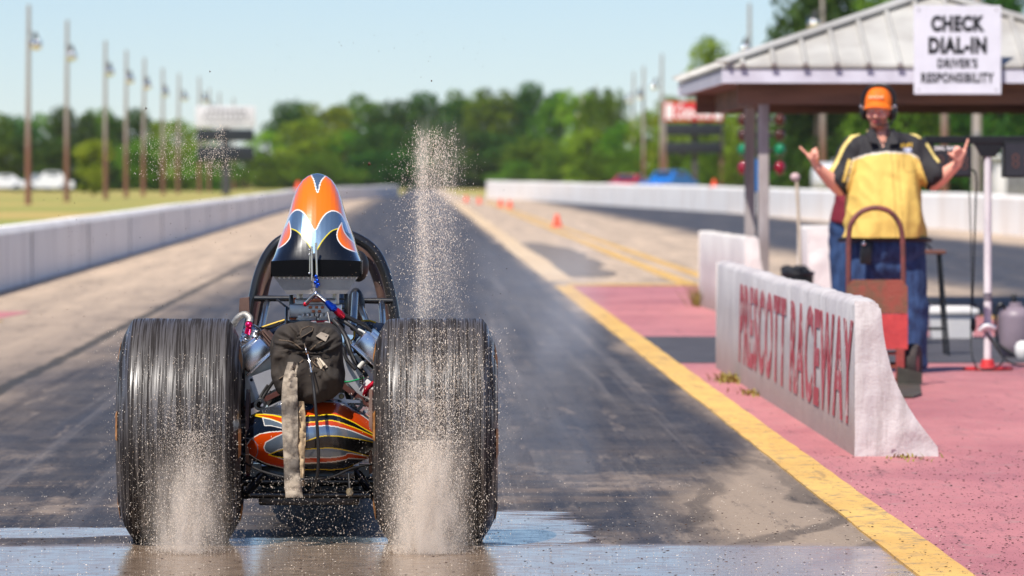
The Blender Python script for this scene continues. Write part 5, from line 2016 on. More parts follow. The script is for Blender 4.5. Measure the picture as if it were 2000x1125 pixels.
def paint_tail(px, py):
    x, y = (px - 470) * 5.115, (py - 780) * 5.115
    BK, OR, SI, YE, WH, GR = S(11, 12, 15), S(184, 60, 8), S(122, 140, 160), S(226, 190, 30), S(214, 210, 204), S(66, 70, 78)  # orange darker than the scoop's: the tail's shade is put into the paint
    c = np.zeros(px.shape + (4,))
    c[..., :3] = BK
    L = x < 470
    c[L & (y > 190) & (x < 420)] = (*S(14, 24, 40), 0.1)

    def fill(poly, col, metal=0.0, line=None, lw=5.0, k=6, smooth=True):
        p = sp2(poly + [poly[0]], k) if smooth else poly + [poly[0]]
        m = inpoly(x, y, p)
        c[m] = (*col, metal)
        if line is not None:
            d = dline(x, y, p)
            c[d < lw] = (*line, 0.0)

    fill([(215, 100), (400, 10), (420, 160), (300, 148), (225, 140)], GR, 0.5, S(120, 120, 120), 3, smooth=False)
    fill([(90, 152), (230, 150), (320, 158), (470, 190), (470, 252), (380, 225), (300, 196), (225, 178)], OR, 0, YE, 6, smooth=False)
    fill([(220, 184), (300, 200), (380, 228), (470, 270), (470, 300), (300, 262), (240, 262)], SI, 0.6, WH, 4, smooth=False)
    fill([(470, 315), (300, 325), (190, 345), (100, 398), (52, 470), (82, 545), (160, 598), (260, 645), (430, 688), (640, 690), (640, 590), (430, 600), (310, 560), (250, 500), (300, 420)], OR, 0, WH, 4.5, smooth=False)
    fill([(470, 322), (330, 385), (250, 430), (232, 480), (250, 520), (300, 545), (380, 500), (470, 480)], SI, 0.6, WH, 4.5, smooth=False)
    fill([(280, 552), (380, 512), (470, 485), (640, 470), (640, 560), (470, 590), (340, 570)], BK, 0, YE, 5, smooth=False)
    # right half: long bands sweeping to the tip
    R_ = x > 560
    band = lambda pts: np.interp(x, [p[0] for p in pts], [p[1] for p in pts])
    e = [
        sp2([(560, 30), (760, 20), (920, 28), (1010, 42), (1200, 150), (1420, 320)]),
        sp2([(560, 172), (760, 160), (920, 152), (1100, 215), (1250, 300), (1420, 395)]),
        sp2([(560, 240), (760, 222), (920, 212), (1100, 268), (1250, 330), (1420, 410)]),
        sp2([(560, 285), (760, 266), (920, 268), (1100, 312), (1250, 372), (1420, 440)]),
        sp2([(560, 455), (700, 400), (800, 370), (920, 364), (1100, 385), (1250, 410), (1420, 455)]),
        sp2([(560, 505), (760, 492), (920, 488), (1100, 520), (1250, 560), (1420, 600)]),
        sp2([(560, 588), (760, 580), (920, 580), (1040, 560), (1100, 540), (1420, 604)]),
        sp2([(560, 640), (760, 634), (900, 626), (1050, 604), (1100, 590), (1420, 610)]),
        sp2([(560, 705), (760, 700), (920, 702), (1060, 686), (1200, 630), (1420, 618)]),
    ]
    B = [band(p) for p in e]
    cols = [(SI, .6), (OR, 0), (BK, 0), (OR, 0), (SI, .6), (BK, 0), (SI, .6), (OR, 0), (GR, .5), (BK, 0)]
    lines = [WH, YE, YE, WH, YE, YE, WH, WH, YE]
    idx = sum((y > bb).astype(int) for bb in B)
    for i, (cc, mm) in enumerate(cols):
        c[R_ & (idx == i)] = (*cc, mm)
    for bb, lc in zip(B, lines):
        c[R_ & (np.abs(y - bb) < 5.0)] = (*lc, 0.0)
    # blue oval decal
    ov = ((x - 672) / 55) ** 2 + ((y - 68) / 42) ** 2
    c[ov < 1] = (*S(70, 96, 128), 0.5)
    # pinstripe ring at the left tip
    rg = np.hypot((x - 70) / 1.0, (y - 505) / 1.15)
    c[np.abs(rg - 102) < 4] = (*S(110, 118, 130), 0)
    return c


vs = [((PX[i, j] - 815) * YD[i, j] / F, YD[i, j], 1.3 - (PY[i, j] - 345) * YD[i, j] / F) for i in range(NX) for j in range(NY)]
fs = [(i * NY + j, (i + 1) * NY + j, (i + 1) * NY + j + 1, i * NY + j + 1) for i in range(NX - 1) for j in range(NY - 1)]
# the shell runs forward from its rim
for i in range(NX):
    pass
nb = len(vs)
rim = [i * NY for i in range(NX)] + [(NX - 1) * NY + j for j in range(1, NY)] + [i * NY + NY - 1 for i in range(NX - 2, -1, -1)] + [j for j in range(NY - 2, 0, -1)]
vs += [(vs[k][0], 20.36, vs[k][2]) for k in rim]
n_ = len(rim)
fs += [(rim[k], rim[(k + 1) % n_], nb + (k + 1) % n_, nb + k) for k in range(n_)]
me = bpy.data.meshes.new('tail_panel')
me.from_pydata([Vector(v) - LOC[drag.name] for v in vs], [], fs)
c = paint_tail(PX, PY).reshape(-1, 4)
colour(me, np.concatenate([c, np.tile(np.array([[.01, .01, .012, 0]]), (n_, 1))]))
m_paint = MV('airbrushed_flame_paint', 0.22, 1.0, 0.03, 9, bdist=0.02)
link('tail_panel', me, m_paint, drag, 50)

# ---------------- bonnet scoop
SZ0 = 20.72
SS = F / 20.95
prof_s = [(538, 84.5), (524, 87), (510, 87), (498, 83), (484, 78.5), (470, 74), (450, 67), (430, 59.5), (410, 53.5), (390, 48), (375, 42.5), (362, 36), (351, 28), (344, 18.5), (340, 9), (338.5, 0)]
hh = np.array([(538 - y) for y, _ in prof_s])
ww = np.array([w_ for _, w_ in prof_s])
LIP_H = 30.0
SCX = 619.0
NS, NT = 281, 320
# half arc length parameter over the profile, dense
arc = np.concatenate([[0], np.cumsum(np.hypot(np.diff(hh), np.diff(ww)))])
sp_a = np.linspace(0, arc[-1], NS // 2 + 1)
h_ = np.interp(sp_a, arc, hh)
w_ = np.interp(sp_a, arc, ww)
PXs = np.concatenate([-w_, w_[::-1][1:]])
PHs = np.concatenate([h_, h_[::-1][1:]])
ns = len(PXs)
T_ = np.arcsin(np.linspace(0, 1, NT)) * 2 / math.pi
hs = 0.015 + 0.985 * np.sin(T_ * math.pi / 2) ** 1.05
gx = np.zeros((NT, ns))
gh = np.zeros((NT, ns))
gy_ = np.zeros((NT, ns))
for i in range(NT):
    gh[i] = np.where(PHs <= LIP_H, PHs, LIP_H + (PHs - LIP_H) * hs[i])
    crown_ = 1 + 0.0 * gh[i]
    gx[i] = PXs
    gy_[i] = SZ0 + 0.28 * T_[i]
# roll the hard rear edge of the hood
gh += 0


def paint_scoop(px, py):
    BK, OR, SI, YE, WH = S(10, 11, 14), S(244, 112, 4), S(128, 156, 182), S(214, 196, 30), S(240, 232, 226)
    c = np.zeros(px.shape + (4,))
    X_ = lambda x: 530 + x / 4.5
    Y_ = lambda y: 330 + y / 4.5
    pt = lambda L: [(X_(a), Y_(b_)) for a, b_ in L]
    c[..., :3] = OR
    # silver field below the double hump
    hump = sp2(pt([(110, 520), (150, 440), (185, 385), (235, 358), (290, 385), (335, 455), (375, 520), (388, 530), (405, 520), (440, 450), (485, 392), (545, 366), (610, 395), (655, 470), (700, 600)]), 8)
    hy = np.interp(px, [a for a, _ in hump], [b_ for _, b_ in hump])
    si = py > hy
    c[si] = (*SI, 0.75)
    c[dline(px, py, hump) < 1.0] = (*WH, 0)
    # dark field of the lip and wings
    yl = sp2(pt([(-20, 560), (90, 545), (178, 520), (235, 545), (300, 610), (350, 680), (378, 745), (404, 710), (460, 620), (530, 545), (590, 520), (680, 560), (800, 600)]), 8)
    by = np.interp(px, [a for a, _ in yl], [b_ for _, b_ in yl])
    bk = py > by
    c[bk] = (*BK, 0)
    lines = sp2(pt([(178, 520), (235, 545), (300, 610), (350, 680), (372, 730)]), 6), sp2(pt([(404, 712), (460, 620), (530, 545), (590, 520)]), 6)
    for l_ in lines:
        c[dline(px, py, l_) < 1.0] = (*YE, 0)
    # side flames
    for poly in (pt([(160, 452), (172, 500), (178, 560), (165, 610), (120, 660), (55, 702), (-40, 760), (-40, 600), (60, 560), (130, 500)]),
                 pt([(622, 470), (595, 520), (582, 575), (598, 630), (650, 685), (752, 728), (800, 740), (800, 700), (700, 620), (650, 560), (630, 510)])):
        p = sp2(poly + [poly[0]], 6)
        c[inpoly(px, py, p)] = (*OR, 0)
        c[dline(px, py, p) < 0.95] = (*WH, 0)
    c[(py > 330 + 735 / 4.5)] = (*BK, 0)
    # silver tongue at the nose
    tg = sp2(pt([(330, -10), (345, 45), (375, 100), (408, 205), (432, 120), (465, 70), (500, 40), (520, -10)]), 6)
    c[inpoly(px, py, tg + [tg[0]])] = (*SI, 0.75)
    c[dline(px, py, tg) < 1.0] = (*WH, 0)
    return c


vs, cols = [], []
pxg = SCX + gx
pyg = 538 - gh
for i in range(NT):
    for j in range(ns):
        Z = gy_[i, j]
        vs.append(Vector(((SCX - 815) * 20.95 / F + gx[i, j] / SS, Z, 1.3 - (538 - gh[i, j] - 345) / SS)))
fs = [(i * ns + j, i * ns + j + 1, (i + 1) * ns + j + 1, (i + 1) * ns + j) for i in range(NT - 1) for j in range(ns - 1)]
nb = len(vs)
cc = paint_scoop(pxg, pyg).reshape(-1, 4)
# rear face: rows from the floor up to the hood edge
rows = 14
for r_ in range(rows + 1):
    for j in range(ns):
        v = vs[j].copy()
        zb = vs[0].z
        v.z = zb + (v.z - zb) * r_ / rows
        vs.append(v)
fs += [(nb + r_ * ns + j, nb + r_ * ns + j + 1, nb + (r_ + 1) * ns + j + 1, nb + (r_ + 1) * ns + j) for r_ in range(rows) for j in range(ns - 1)]
cc = np.concatenate([cc, np.tile(np.array([[*S(10, 11, 14), 0]]), (ns * (rows + 1), 1))])
# front mouth and floor
o1 = (NT - 1) * ns
vs2 = [v + Vector((0, 0.04, 0)) for v in vs[o1:o1 + ns]]
nb2 = len(vs)
vs += vs2
cc = np.concatenate([cc, np.tile(np.array([[*S(10, 11, 14), 0]]), (ns, 1))])
fs += [(o1 + j, o1 + j + 1, nb2 + j + 1, nb2 + j) for j in range(ns - 1)]
fs += [tuple(nb2 + j for j in range(ns)), (0, o1, o1 + ns - 1, ns - 1)]
me = bpy.data.meshes.new('scoop')
me.from_pydata([v - LOC[drag.name] for v in vs], [], fs)
colour(me, cc)
bm = bmesh.new()
bm.from_mesh(me)
bmesh.ops.recalc_face_normals(bm, faces=bm.faces)
bm.to_mesh(me)
bm.free()
m_lip = M('black_lip_paint', S(9, 9, 11), 0.4, col2=S(7, 7, 9), spec=0.12)
scoop = link('scoop', me, m_paint, drag, 38)
me.materials.append(m_lip)
for p_ in me.polygons:
    if abs(p_.normal.y) > 0.97 and p_.center.y < SZ0 - AXZ + 0.004:
        p_.material_index = 1


def E(px, py, Z=20.75):
    return P(px, py, Z)


b = MB()
b.prism([E(534, 540), E(700, 540), E(676, 574), E(560, 574)], (0, 0.0, 0), (0, 0.34, 0))
pan = b.build('scoop_tray', M('oily_aluminium', (0.36, 0.32, 0.29), 0.38, 0.85, col2=(0.26, 0.23, 0.21), scale=9, rvar=0.2), scoop, 0)
b = MB()
for i in range(17):
    px = 546 + i * 9.35
    if abs(px - 612) > 7:
        q_ = E(px, 542.5, 20.748)
        b.ball(q_, (0.0048, 0.004, 0.0048), 8, 6)
o = b.build('rivet', M('bright_rivet', (0.95, 0.95, 0.95), 0.4, 0.2), pan, 180)
b = MB()
b.prism([E(701, 505, 20.85), E(707, 512, 20.85), E(707, 536, 20.85), E(700, 540, 20.85)], (0, 0, 0), (0, .3, 0))
b.build('side_strip', m_frame, scoop, 0)
# latch rods on the middle of the scoop
b = MB()
b.tube([E(608.5, 481, 20.70), E(609.5, 548, 20.70)], 0.0042, 10)
b.tube([E(617, 474, 20.70), E(619, 540, 20.70)], 0.0042, 10)
b.tube([E(605, 487, 20.70), E(605, 535, 20.70)], 0.0026, 8)
for py in (488, 497, 534):
    b.ball(E(604, py, 20.695), 0.004, 8, 6)
for py in (547, 556, 565):
    b.cyl(E(612, py - 3, 20.70), E(613, py + 4, 20.70), 0.0075, 0.0065, 12)
b.build('latch_rod', m_pol, scoop)
b = MB()
for px, py in ((617, 540), (620, 548), (622, 556), (616, 552)):
    b.ball(E(px, py, 20.69), (0.006, 0.006, 0.007), 10, 7)
b.tube([E(618, 538, 20.69), E(619, 562, 20.69)], 0.005, 8)
b.build('blue_fitting', m_blue, scoop)

# ---------------- roll cage
b = MB()
ZR = 22.3
outer = [(480, 662), (489, 620), (497, 575), (507, 535), (522, 500), (545, 473), (585, 455), (628, 449), (668, 455), (708, 472), (733, 494), (751, 530), (763, 575), (771, 620), (778, 662)]
b.tube([P(x, y, ZR) for x, y in outer], 0.0215, 14, 5)
b.build('roll_hoop', m_frame, drag)
b = MB()
inner = [(503, 662), (508, 620), (514, 580), (523, 542), (535, 512), (555, 486), (590, 468), (630, 462), (668, 468), (700, 484), (720, 508), (735, 542), (745, 580), (752, 620), (757, 662)]
b.tube([P(x, y, ZR + .08) for x, y in inner], 0.017, 12, 5)
b.build('hoop_padding', M('brown_padding', S(92, 66, 54), 0.6, col2=S(62, 46, 40), scale=10), drag)
b = MB()
for a0, a1 in (((497, 583), (575, 583)), ((686, 587), (767, 588))):
    b.tube([P(a0[0], a0[1], ZR - .12), P(a1[0], a1[1], ZR - .12)], 0.0115, 12)
for a0, a1, z0, z1 in (((522, 590), (500, 690), 22.2, 20.7), ((745, 590), (752, 690), 22.2, 20.7), ((700, 590), (722, 640), 22.2, 21.2), ((694, 575), (690, 640), 21.6, 21.0), ((668, 575), (667, 640), 21.3, 21.0)):
    b.tube([P(*a0, z0), P(*a1, z1)], 0.013, 10)
b.build('cage_brace', m_frame, drag)
for x0 in (477,):
    b = MB()
    b.prism([P(x0 - 9, 583, 22.1), P(x0 + 9, 581, 22.1), P(x0 + 10, 620, 22.1), P(x0 - 11, 620, 22.1)], (0, 0, 0), (0, .12, 0))
    b.build('exhaust_collector', m_rustm, drag, 0)
b = MB()
b.ball(P(695, 600, 22.0), (0.035, 0.05, 0.075), 14, 10)
b.ball(P(700, 520, 21.9), (0.04, 0.05, 0.06), 14, 10)
b.build('head_rest', m_rubh, drag)

# ---------------- engine
b = MB()
b.box((CX + 0.01, 21.0, 0.56), (0.24, 0.40, 0.26), None, 0.02)
b.box((CX + 0.02, 21.05, 0.70), (0.17, 0.36, 0.14), None, 0.02)
b.build('engine_block', m_frame, drag)
Rl = Matrix.Rotation(math.radians(-41), 3, 'Y')
Rr = Matrix.Rotation(math.radians(41), 3, 'Y')


def cover(c, R, name, mt):
    b = MB()
    b.box(c, (0.118, 0.50, 0.072), R, 0.014)
    b.box(Vector(c) + R @ Vector((0, 0, .04)), (0.085, 0.46, 0.018), R, 0.008)
    b.box(Vector(c) + R @ Vector((0, 0, -.038)), (0.136, 0.52, 0.010), R, 0.003)
    return b.build(name, mt, drag)


vcl = cover(P(500, 689, 20.80), Rl, 'valve_cover', m_pol)
vcr = cover(P(728, 678, 20.80), Rr, 'valve_cover', m_pol)
b = MB()
for i, c_ in enumerate(((512, 662), (516, 659), (520, 656))):
    b.box(P(c_[0] + 6, c_[1] + 3, 20.66) + Vector((0, .2, 0)), (0.006, 0.40, 0.07), Rl, 0.001)
b.build('gasket_fin', m_rustm, vcl, 0)
for lst, R_, mt in (((484, 738), (528, 721), (542, 757), (499, 781)), None, m_alus), :
    b = MB()
    b.prism([P(x, y, 20.52) for x, y in lst], (0, 0, 0), (0, .012, 0))
    pl_ = b.build('motor_plate', mt, drag, 0)
    b = MB()
    b.lathe([(0, 0), (0.006, 0), (0.006, .004), (0, .004)], P(491, 742, 20.517), 'Y', 12)
    b.lathe([(0, 0), (0.004, 0), (0.004, .004), (0, .004)], P(528, 765, 20.517), 'Y', 12)
    b.build('bolt_hole', m_rubh, pl_, 0)
b = MB()
b.prism([P(x, y, 20.64) for x, y in ((664, 690), (700, 700), (742, 748), (742, 792), (700, 770), (668, 735))], (0, 0, 0), (0, .012, 0))
b.build('motor_plate', m_alus, drag, 0)
b = MB()
b.prism([P(x, y, 20.66) for x, y in ((474, 715), (520, 690), (552, 720), (550, 770), (500, 792), (474, 780))], (0, 0, 0), (0, .3, 0))
b.build('cylinder_head', m_alu, drag, 0)
b = MB()
b.prism([P(x, y, 20.70) for x, y in ((662, 715), (700, 690), (742, 700), (742, 800), (690, 790))], (0, 0, 0), (0, .3, 0))
b.build('cylinder_head', m_alu, drag, 0)
b = MB()
m_brk = M('rusty_brown_bracket', S(84, 42, 36), 0.6)
b.bar(P(476, 800, 20.5), P(552, 763, 20.5), 0.03, 0.018)
b.build('engine_mount', m_brk, drag, 0)
b = MB()
b.bar(P(742, 806, 20.55), P(668, 752, 20.55), 0.03, 0.018)
b.build('engine_mount', m_brk, drag, 0)
# breather with finned body, magenta cap and braided hose
b = MB()
axis_ = (P(497, 640, 20.62) - P(474, 668, 20.62)).normalized()
b0 = P(474, 662, 20.64)
pr = []
for i in range(13):
    pr.append((0.030 if i % 3 else 0.022, i * 0.006))
bb_ = MB()
bb_.lathe([(0, 0)] + pr + [(0, .076)], (0, 0, 0), 'Z', 24)
Rz_ = Vector((0, 0, 1)).rotation_difference(Vector((0.35, -0.2, 0.9))).to_matrix()
bb_.v = [Rz_ @ v + P(482, 672, 20.66) for v in bb_.v]
bb_.build('breather', m_pol, drag)
b = MB()
b.ball(P(486, 634, 20.62), (0.014, 0.014, 0.0125), 14, 10)
b.cyl(P(486, 640, 20.62), P(484, 650, 20.63), 0.011, 0.013, 14)
b.build('breather_cap', m_mag, drag)
b = MB()
b.tube([P(440, 668, 20.70), P(452, 642, 20.68), P(464, 622, 20.66), P(478, 614, 20.65), P(488, 622, 20.63), P(487, 630, 20.62)], 0.0125, 12, 6)
b.build('braided_hose', m_braid, drag)
# cowl sides with yellow edge, orange block
b = MB()
b.prism([P(x, y, 21.25) for x, y in ((500, 640), (556, 626), (600, 640), (600, 690), (520, 690))], (0, 0, 0), (0, .02, 0))
m_cowl = M('blue_grey_cowl_paint', S(52, 72, 104), 0.25, 0.3, col2=S(28, 38, 62), scale=16, coat=1.0)
b.build('cowl_panel', m_cowl, drag, 0)
b = MB()
b.prism([P(x, y, 21.25) for x, y in ((690, 640), (716, 626), (752, 632), (752, 690), (690, 690))], (0, 0, 0), (0, .02, 0))
cw = b.build('cowl_panel', m_cowl, drag, 0)
b = MB()
for L_ in ([(508, 650), (509, 641), (530, 633), (556, 625)], [(706, 627), (720, 626), (734, 630)], [(672, 668), (690, 662), (692, 640)]):
    b.tube([P(x, y, 21.23) for x, y in L_], 0.0034, 8, 4)
b.build('yellow_stripe', M('yellow_pinstripe', S(226, 186, 30), 0.35), cw)
b = MB()
b.prism([P(x, y, 20.95) for x, y in ((552, 652), (568, 619), (582, 619), (582, 660), (552, 660))], (0, 0, 0), (0, .05, 0))
b.build('orange_bracket', m_org, drag, 0)
b = MB()
b.box(P(576, 594, 21.1), (0.022, 0.03, 0.05), None, 0.004)
b.build('orange_bracket', m_org, drag, 0)
# carburettor and manifold under the scoop
b = MB()
b.box(P(617, 606, 20.98), (0.19, 0.2, 0.05), None, 0.008)
b.box(P(617, 592, 20.98), (0.15, 0.18, 0.035), None, 0.006)
b.box(P(600, 618, 20.94), (0.07, 0.12, 0.03), None, 0.004)
b.box(P(640, 618, 20.94), (0.06, 0.12, 0.028), None, 0.004)
for px in (585, 656):
    b.tube([P(px, 574, 20.95), P(px, 628, 20.95)], 0.0125, 12)
for i in range(6):
    b.cyl(P(592 + i * 9, 612, 20.86), P(592 + i * 9, 618, 20.86), 0.007, 0.007, 8)
carb = b.build('carburettor', m_alu, drag)
b = MB()
for i in range(5):
    b.box(P(606 + i * 6, 600 + (i % 2) * 8, 20.87), (0.012, 0.01, 0.010), None, 0.002)
b.box(P(617, 586, 20.87), (0.055, 0.01, 0.014), None, 0.002)
b.build('brass_jet', M('brass', S(190, 120, 88), 0.3, 0.9), carb)
b = MB()
b.box(P(617, 628, 20.93), (0.22, 0.16, 0.012), None, 0.002)
b.tube([P(560, 600, 20.9), P(558, 664, 20.75)], 0.005, 8)
b.tube([P(541, 585, 21.0), P(585, 620, 20.9)], 0.004, 8)
b.box(P(676, 600, 21.0), (0.016, 0.03, 0.10), None, 0.003)
b.box(P(569, 600, 21.0), (0.016, 0.03, 0.09), None, 0.003)
for k in range(5):
    b.box(P(666, 584 + k * 9, 20.97), (0.030, 0.02, 0.006), None, 0.001)
b.build('linkage_plate', m_frame, drag)
b = MB()
b.tube([P(616, 574, 20.68), P(606, 584, 20.70), P(597, 594, 20.74)], 0.0085, 12)
b.tube([P(618, 574, 20.68), P(630, 584, 20.70), P(640, 592, 20.72)], 0.0085, 12)
b.ball(P(617, 574, 20.68), 0.010, 12, 8)
fl = b.build('fuel_line', m_pol, drag)
b = MB()
b.tube([P(638, 590, 20.71), P(646, 598, 20.71), P(656, 606, 20.72)], [0.0105, 0.0135, 0.011], 12)
b.cyl(P(648, 599, 20.71), P(652, 603, 20.71), 0.0155, 0.0155, 6)
b.build('blue_coupling', m_blue, fl, 30)
b = MB()
b.tube([P(656, 606, 20.72), P(664, 613, 20.72), P(670, 618, 20.73)], [0.0125, 0.0135, 0.011], 12)
b.ball(P(596, 594, 20.73), (0.008, 0.008, 0.009), 10, 8)
b.build('red_coupling', m_redan, fl, 30)
b = MB()
b.tube([P(596, 633, 20.76), P(612, 630, 20.75), P(630, 629, 20.75), P(648, 632, 20.76)], 0.006, 10, 5)
b.tube([P(598, 636, 20.76), P(616, 634, 20.75), P(634, 633, 20.75)], 0.005, 10, 5)
b.build('red_hose', m_redh, drag)
b = MB()
for L_, r_ in (([(668, 614, .73), (690, 625, .74), (712, 636, .76), (724, 650, .8), (726, 662, .85)], .0085), ([(660, 620, .74), (690, 640, .72), (712, 662, .72), (722, 690, .74)], .0075),
               ([(650, 625, .72), (672, 650, .7), (684, 690, .68), (705, 722, .66), (740, 748, .66)], .0085), ([(655, 628, .73), (676, 660, .66), (690, 700, .62), (716, 735, .6)], .0075),
               ([(640, 640, .7), (668, 676, .64), (676, 700, .62), (694, 722, .6)], .0065), ([(665, 640, .74), (700, 690, .7), (740, 728, .68)], .0065),
               ([(545, 630, .9), (520, 645, .85), (500, 652, .8)], .004), ([(560, 625, .9), (530, 640, .85), (505, 640, .8)], .004),
               ([(524, 752, .49), (512, 770, .49), (498, 795, .48)], .006), ([(534, 745, .49), (520, 766, .49), (504, 795, .48)], .006),
               ([(480, 905, .2), (510, 920, .14), (560, 933, .1), (610, 936, .09), (650, 931, .11), (690, 914, .16), (735, 905, .22)], .0042)):
    b = MB()
    b.tube([P(x, y, 20 + z) for x, y, z in L_], r_, 9, 6)
    b.build('hose', m_rubh, drag)
b = MB()
for L_, r_ in (([(566, 652, .6), (580, 640, .58), (600, 632, .6), (616, 630, .64)], .006), ([(575, 656, .6), (588, 645, .58), (604, 637, .6), (618, 635, .64)], .006), ([(584, 658, .6), (598, 650, .58), (612, 644, .6)], .005)):
    b.tube([P(x, y, 20 + z) for x, y, z in L_], r_, 9, 6)
b.cyl(P(610, 637, 20.62), P(626, 635, 20.62), 0.010, 0.010, 14)
b.tube([P(638, 632, 20.65), P(640, 645, 20.62), P(648, 652, 20.6)], 0.012, 12, 4)
b.build('grey_hose', m_greyh, drag)
b = MB()
b.tube([P(700, 643, 20.62), P(714, 652, 20.6), P(722, 672, 20.58), P(720, 695, 20.57), P(708, 712, 20.56)], 0.0042, 10, 6)
b.cyl(P(711, 706, 20.56), P(701, 718, 20.56), 0.008, 0.009, 12)
b.build('plug_wire', M('pale_plug_wire', S(196, 194, 186), 0.5), drag)
b = MB()
b.tube([P(662, 740, 20.5), P(676, 746, 20.5), P(700, 741, 20.52), P(710, 738, 20.53)], 0.0032, 8, 6)
b.build('green_wire', M('green_wire', S(20, 150, 90), 0.5), drag)
b = MB()
b.tube([P(640, 610, 20.7), P(648, 650, 20.66), P(650, 660, 20.66)], 0.003, 8, 4)
b.build('throttle_cable', m_frame, drag)
b = MB()
b.tube([P(706 + 3 * math.cos(t_ * 1.0), 734 + t_ * 0.6 + 3 * math.sin(t_), 20.52 + .01 * math.cos(t_)) for t_ in np.linspace(0, 26, 90)], 0.0022, 6)
b.build('throttle_spring', m_frame, drag)
b = MB()
b.box(P(724, 762, 20.56), (0.07, 0.04, 0.05), Matrix.Rotation(math.radians(38), 3, 'Y'), 0.005)
bx = b.build('ignition_box', M('white_box', S(206, 206, 206), 0.5), drag)
b = MB()
b.tube([P(712, 772, 20.53), P(717, 760, 20.52), P(730, 748, 20.52), P(742, 742, 20.52)], 0.009, 10, 5)
b.box(P(723, 764, 20.532), (0.05, 0.004, 0.012), Matrix.Rotation(math.radians(38), 3, 'Y'))
b.build('red_label', m_redan, bx)
b = MB()
b.prism([P(x, y, 20.30) for x, y in ((646, 776), (660, 768), (672, 768), (676, 780), (704, 782), (704, 787), (668, 787))], (0, 0, 0), (0, .02, 0))
br = b.build('alloy_bracket', m_alus, drag, 0)
b = MB()
b.lathe([(0, -.006), (0.008, -.006), (0.010, 0), (0.010, .01)], P(667, 774, 20.29), 'Y', 16)
b.build('bolt', M('brass_bolt', S(120, 110, 80), 0.4, 0.8), br)
for px, py in ((508, 790), (698, 790)):
    b = MB()
    b.lathe([(0.012, -.03), (0.021, -.03), (0.021, .12), (0.012, .12)], P(px, py, 20.34), 'Y', 20, close=True)
    b.build('tube_end', m_frame, drag)
b = MB()
b.cyl(P(712, 800, 20.32), P(716, 806, 20.32), 0.010, .010, 12)
b.cyl(P(722, 806, 20.32), P(726, 812, 20.32), 0.008, .010, 12)
b.build('clevis', m_alus, drag)

# ---------------- parachute pack
m_pack = M('faded_black_canvas', S(52, 44, 37), 0.85, col2=S(30, 26, 23), scale=9, bump=0.3, bscale=260, bdist=0.003)
PC = P(599, 708, 20.22)
nu, nv = 128, 84
vs, fs = [], []
pin = P(597, 690, 20.12)
for i in range(nv + 1):
    t = -math.pi / 2 + math.pi * i / nv
    for j in range(nu):
        a = 2 * math.pi * j / nu
        se = lambda v_, e_: math.copysign(abs(v_) ** e_, v_)
        x = 0.129 * se(math.cos(t), 0.55) * se(math.cos(a), 0.62)
        y = 0.120 * se(math.cos(t), 0.55) * se(math.sin(a), 0.62)
        z = 0.137 * se(math.sin(t), 0.62)
        # the pack is slumped: wider at the middle right, pulled in at the lower left
        x *= 1.0 + 0.06 * (z < 0) * (1 if x > 0 else -1) * min(1, abs(z) * 12)
        p_ = Vector((x, y, z)) + PC
        if y < 0:
            dx_, dz_ = p_.x - pin.x, p_.z - pin.z
            rr = math.hypot(dx_, dz_)
            th = math.atan2(dz_, dx_)
            fade = math.exp(-(rr / 0.10) ** 2)
            wr = (abs(noise.noise((th * 3.4, rr * 9, 1.7))) + 0.6 * abs(noise.noise((th * 8, rr * 14, 5.1)))) * 0.042 * min(1, rr / 0.02)
            p_.y += wr * (0.35 + fade) + 0.030 * math.exp(-(rr / 0.035) ** 2)
            p_.y += 0.020 * noise.noise((p_.x * 16, p_.z * 16, 2)) + 0.008 * noise.noise((p_.x * 40, p_.z * 30, 6))
        p_ += Vector((noise.noise(p_ * 13), 0, noise.noise(p_ * 13 + Vector((7, 7, 7))))) * 0.016
        vs.append(p_)
for i in range(nv):
    for j in range(nu):
        k2 = (j + 1) % nu
        fs.append((i * nu + j, i * nu + k2, (i + 1) * nu + k2, (i + 1) * nu + j))
b = MB()
b.add(vs, fs)
pack = b.build('parachute_pack', m_pack, drag, 180)
m_seamw = M('worn_canvas_edge', S(104, 88, 72), 0.85)
m_patch = M('grey_label_cloth', S(150, 138, 124), 0.8, col2=S(116, 104, 92), scale=30)


def on_pack(px, py, lift=0.004):
    """a point of the pack's rear skin under a photo pixel"""
    best, bd = None, 1e9
    for v in vs:
        if v.y < PC.y:
            x_, y_ = 815 + v.x * F / v.y, 345 + (1.3 - v.z) * F / v.y
            d_ = (x_ - px) ** 2 + (y_ - py) ** 2
            if d_ < bd:
                bd, best = d_, v
    return Vector((P(px, py, best.y).x, best.y - lift, P(px, py, best.y).z))


def patch(name, pts, mt, th=0.004, edge=None):
    pp_ = [on_pack(x, y, 0.005) for x, y in pts]
    b = MB()
    b.prism(pp_, (0, 0, 0), (0, -th, 0))
    o = b.build(name, mt, pack, 0)
    if edge:
        b = MB()
        b.tube([v + Vector((0, -th, 0)) for v in pp_ + [pp_[0]]], 0.0016, 6)
        b.build('stitched_edge', edge, pack)
    return o


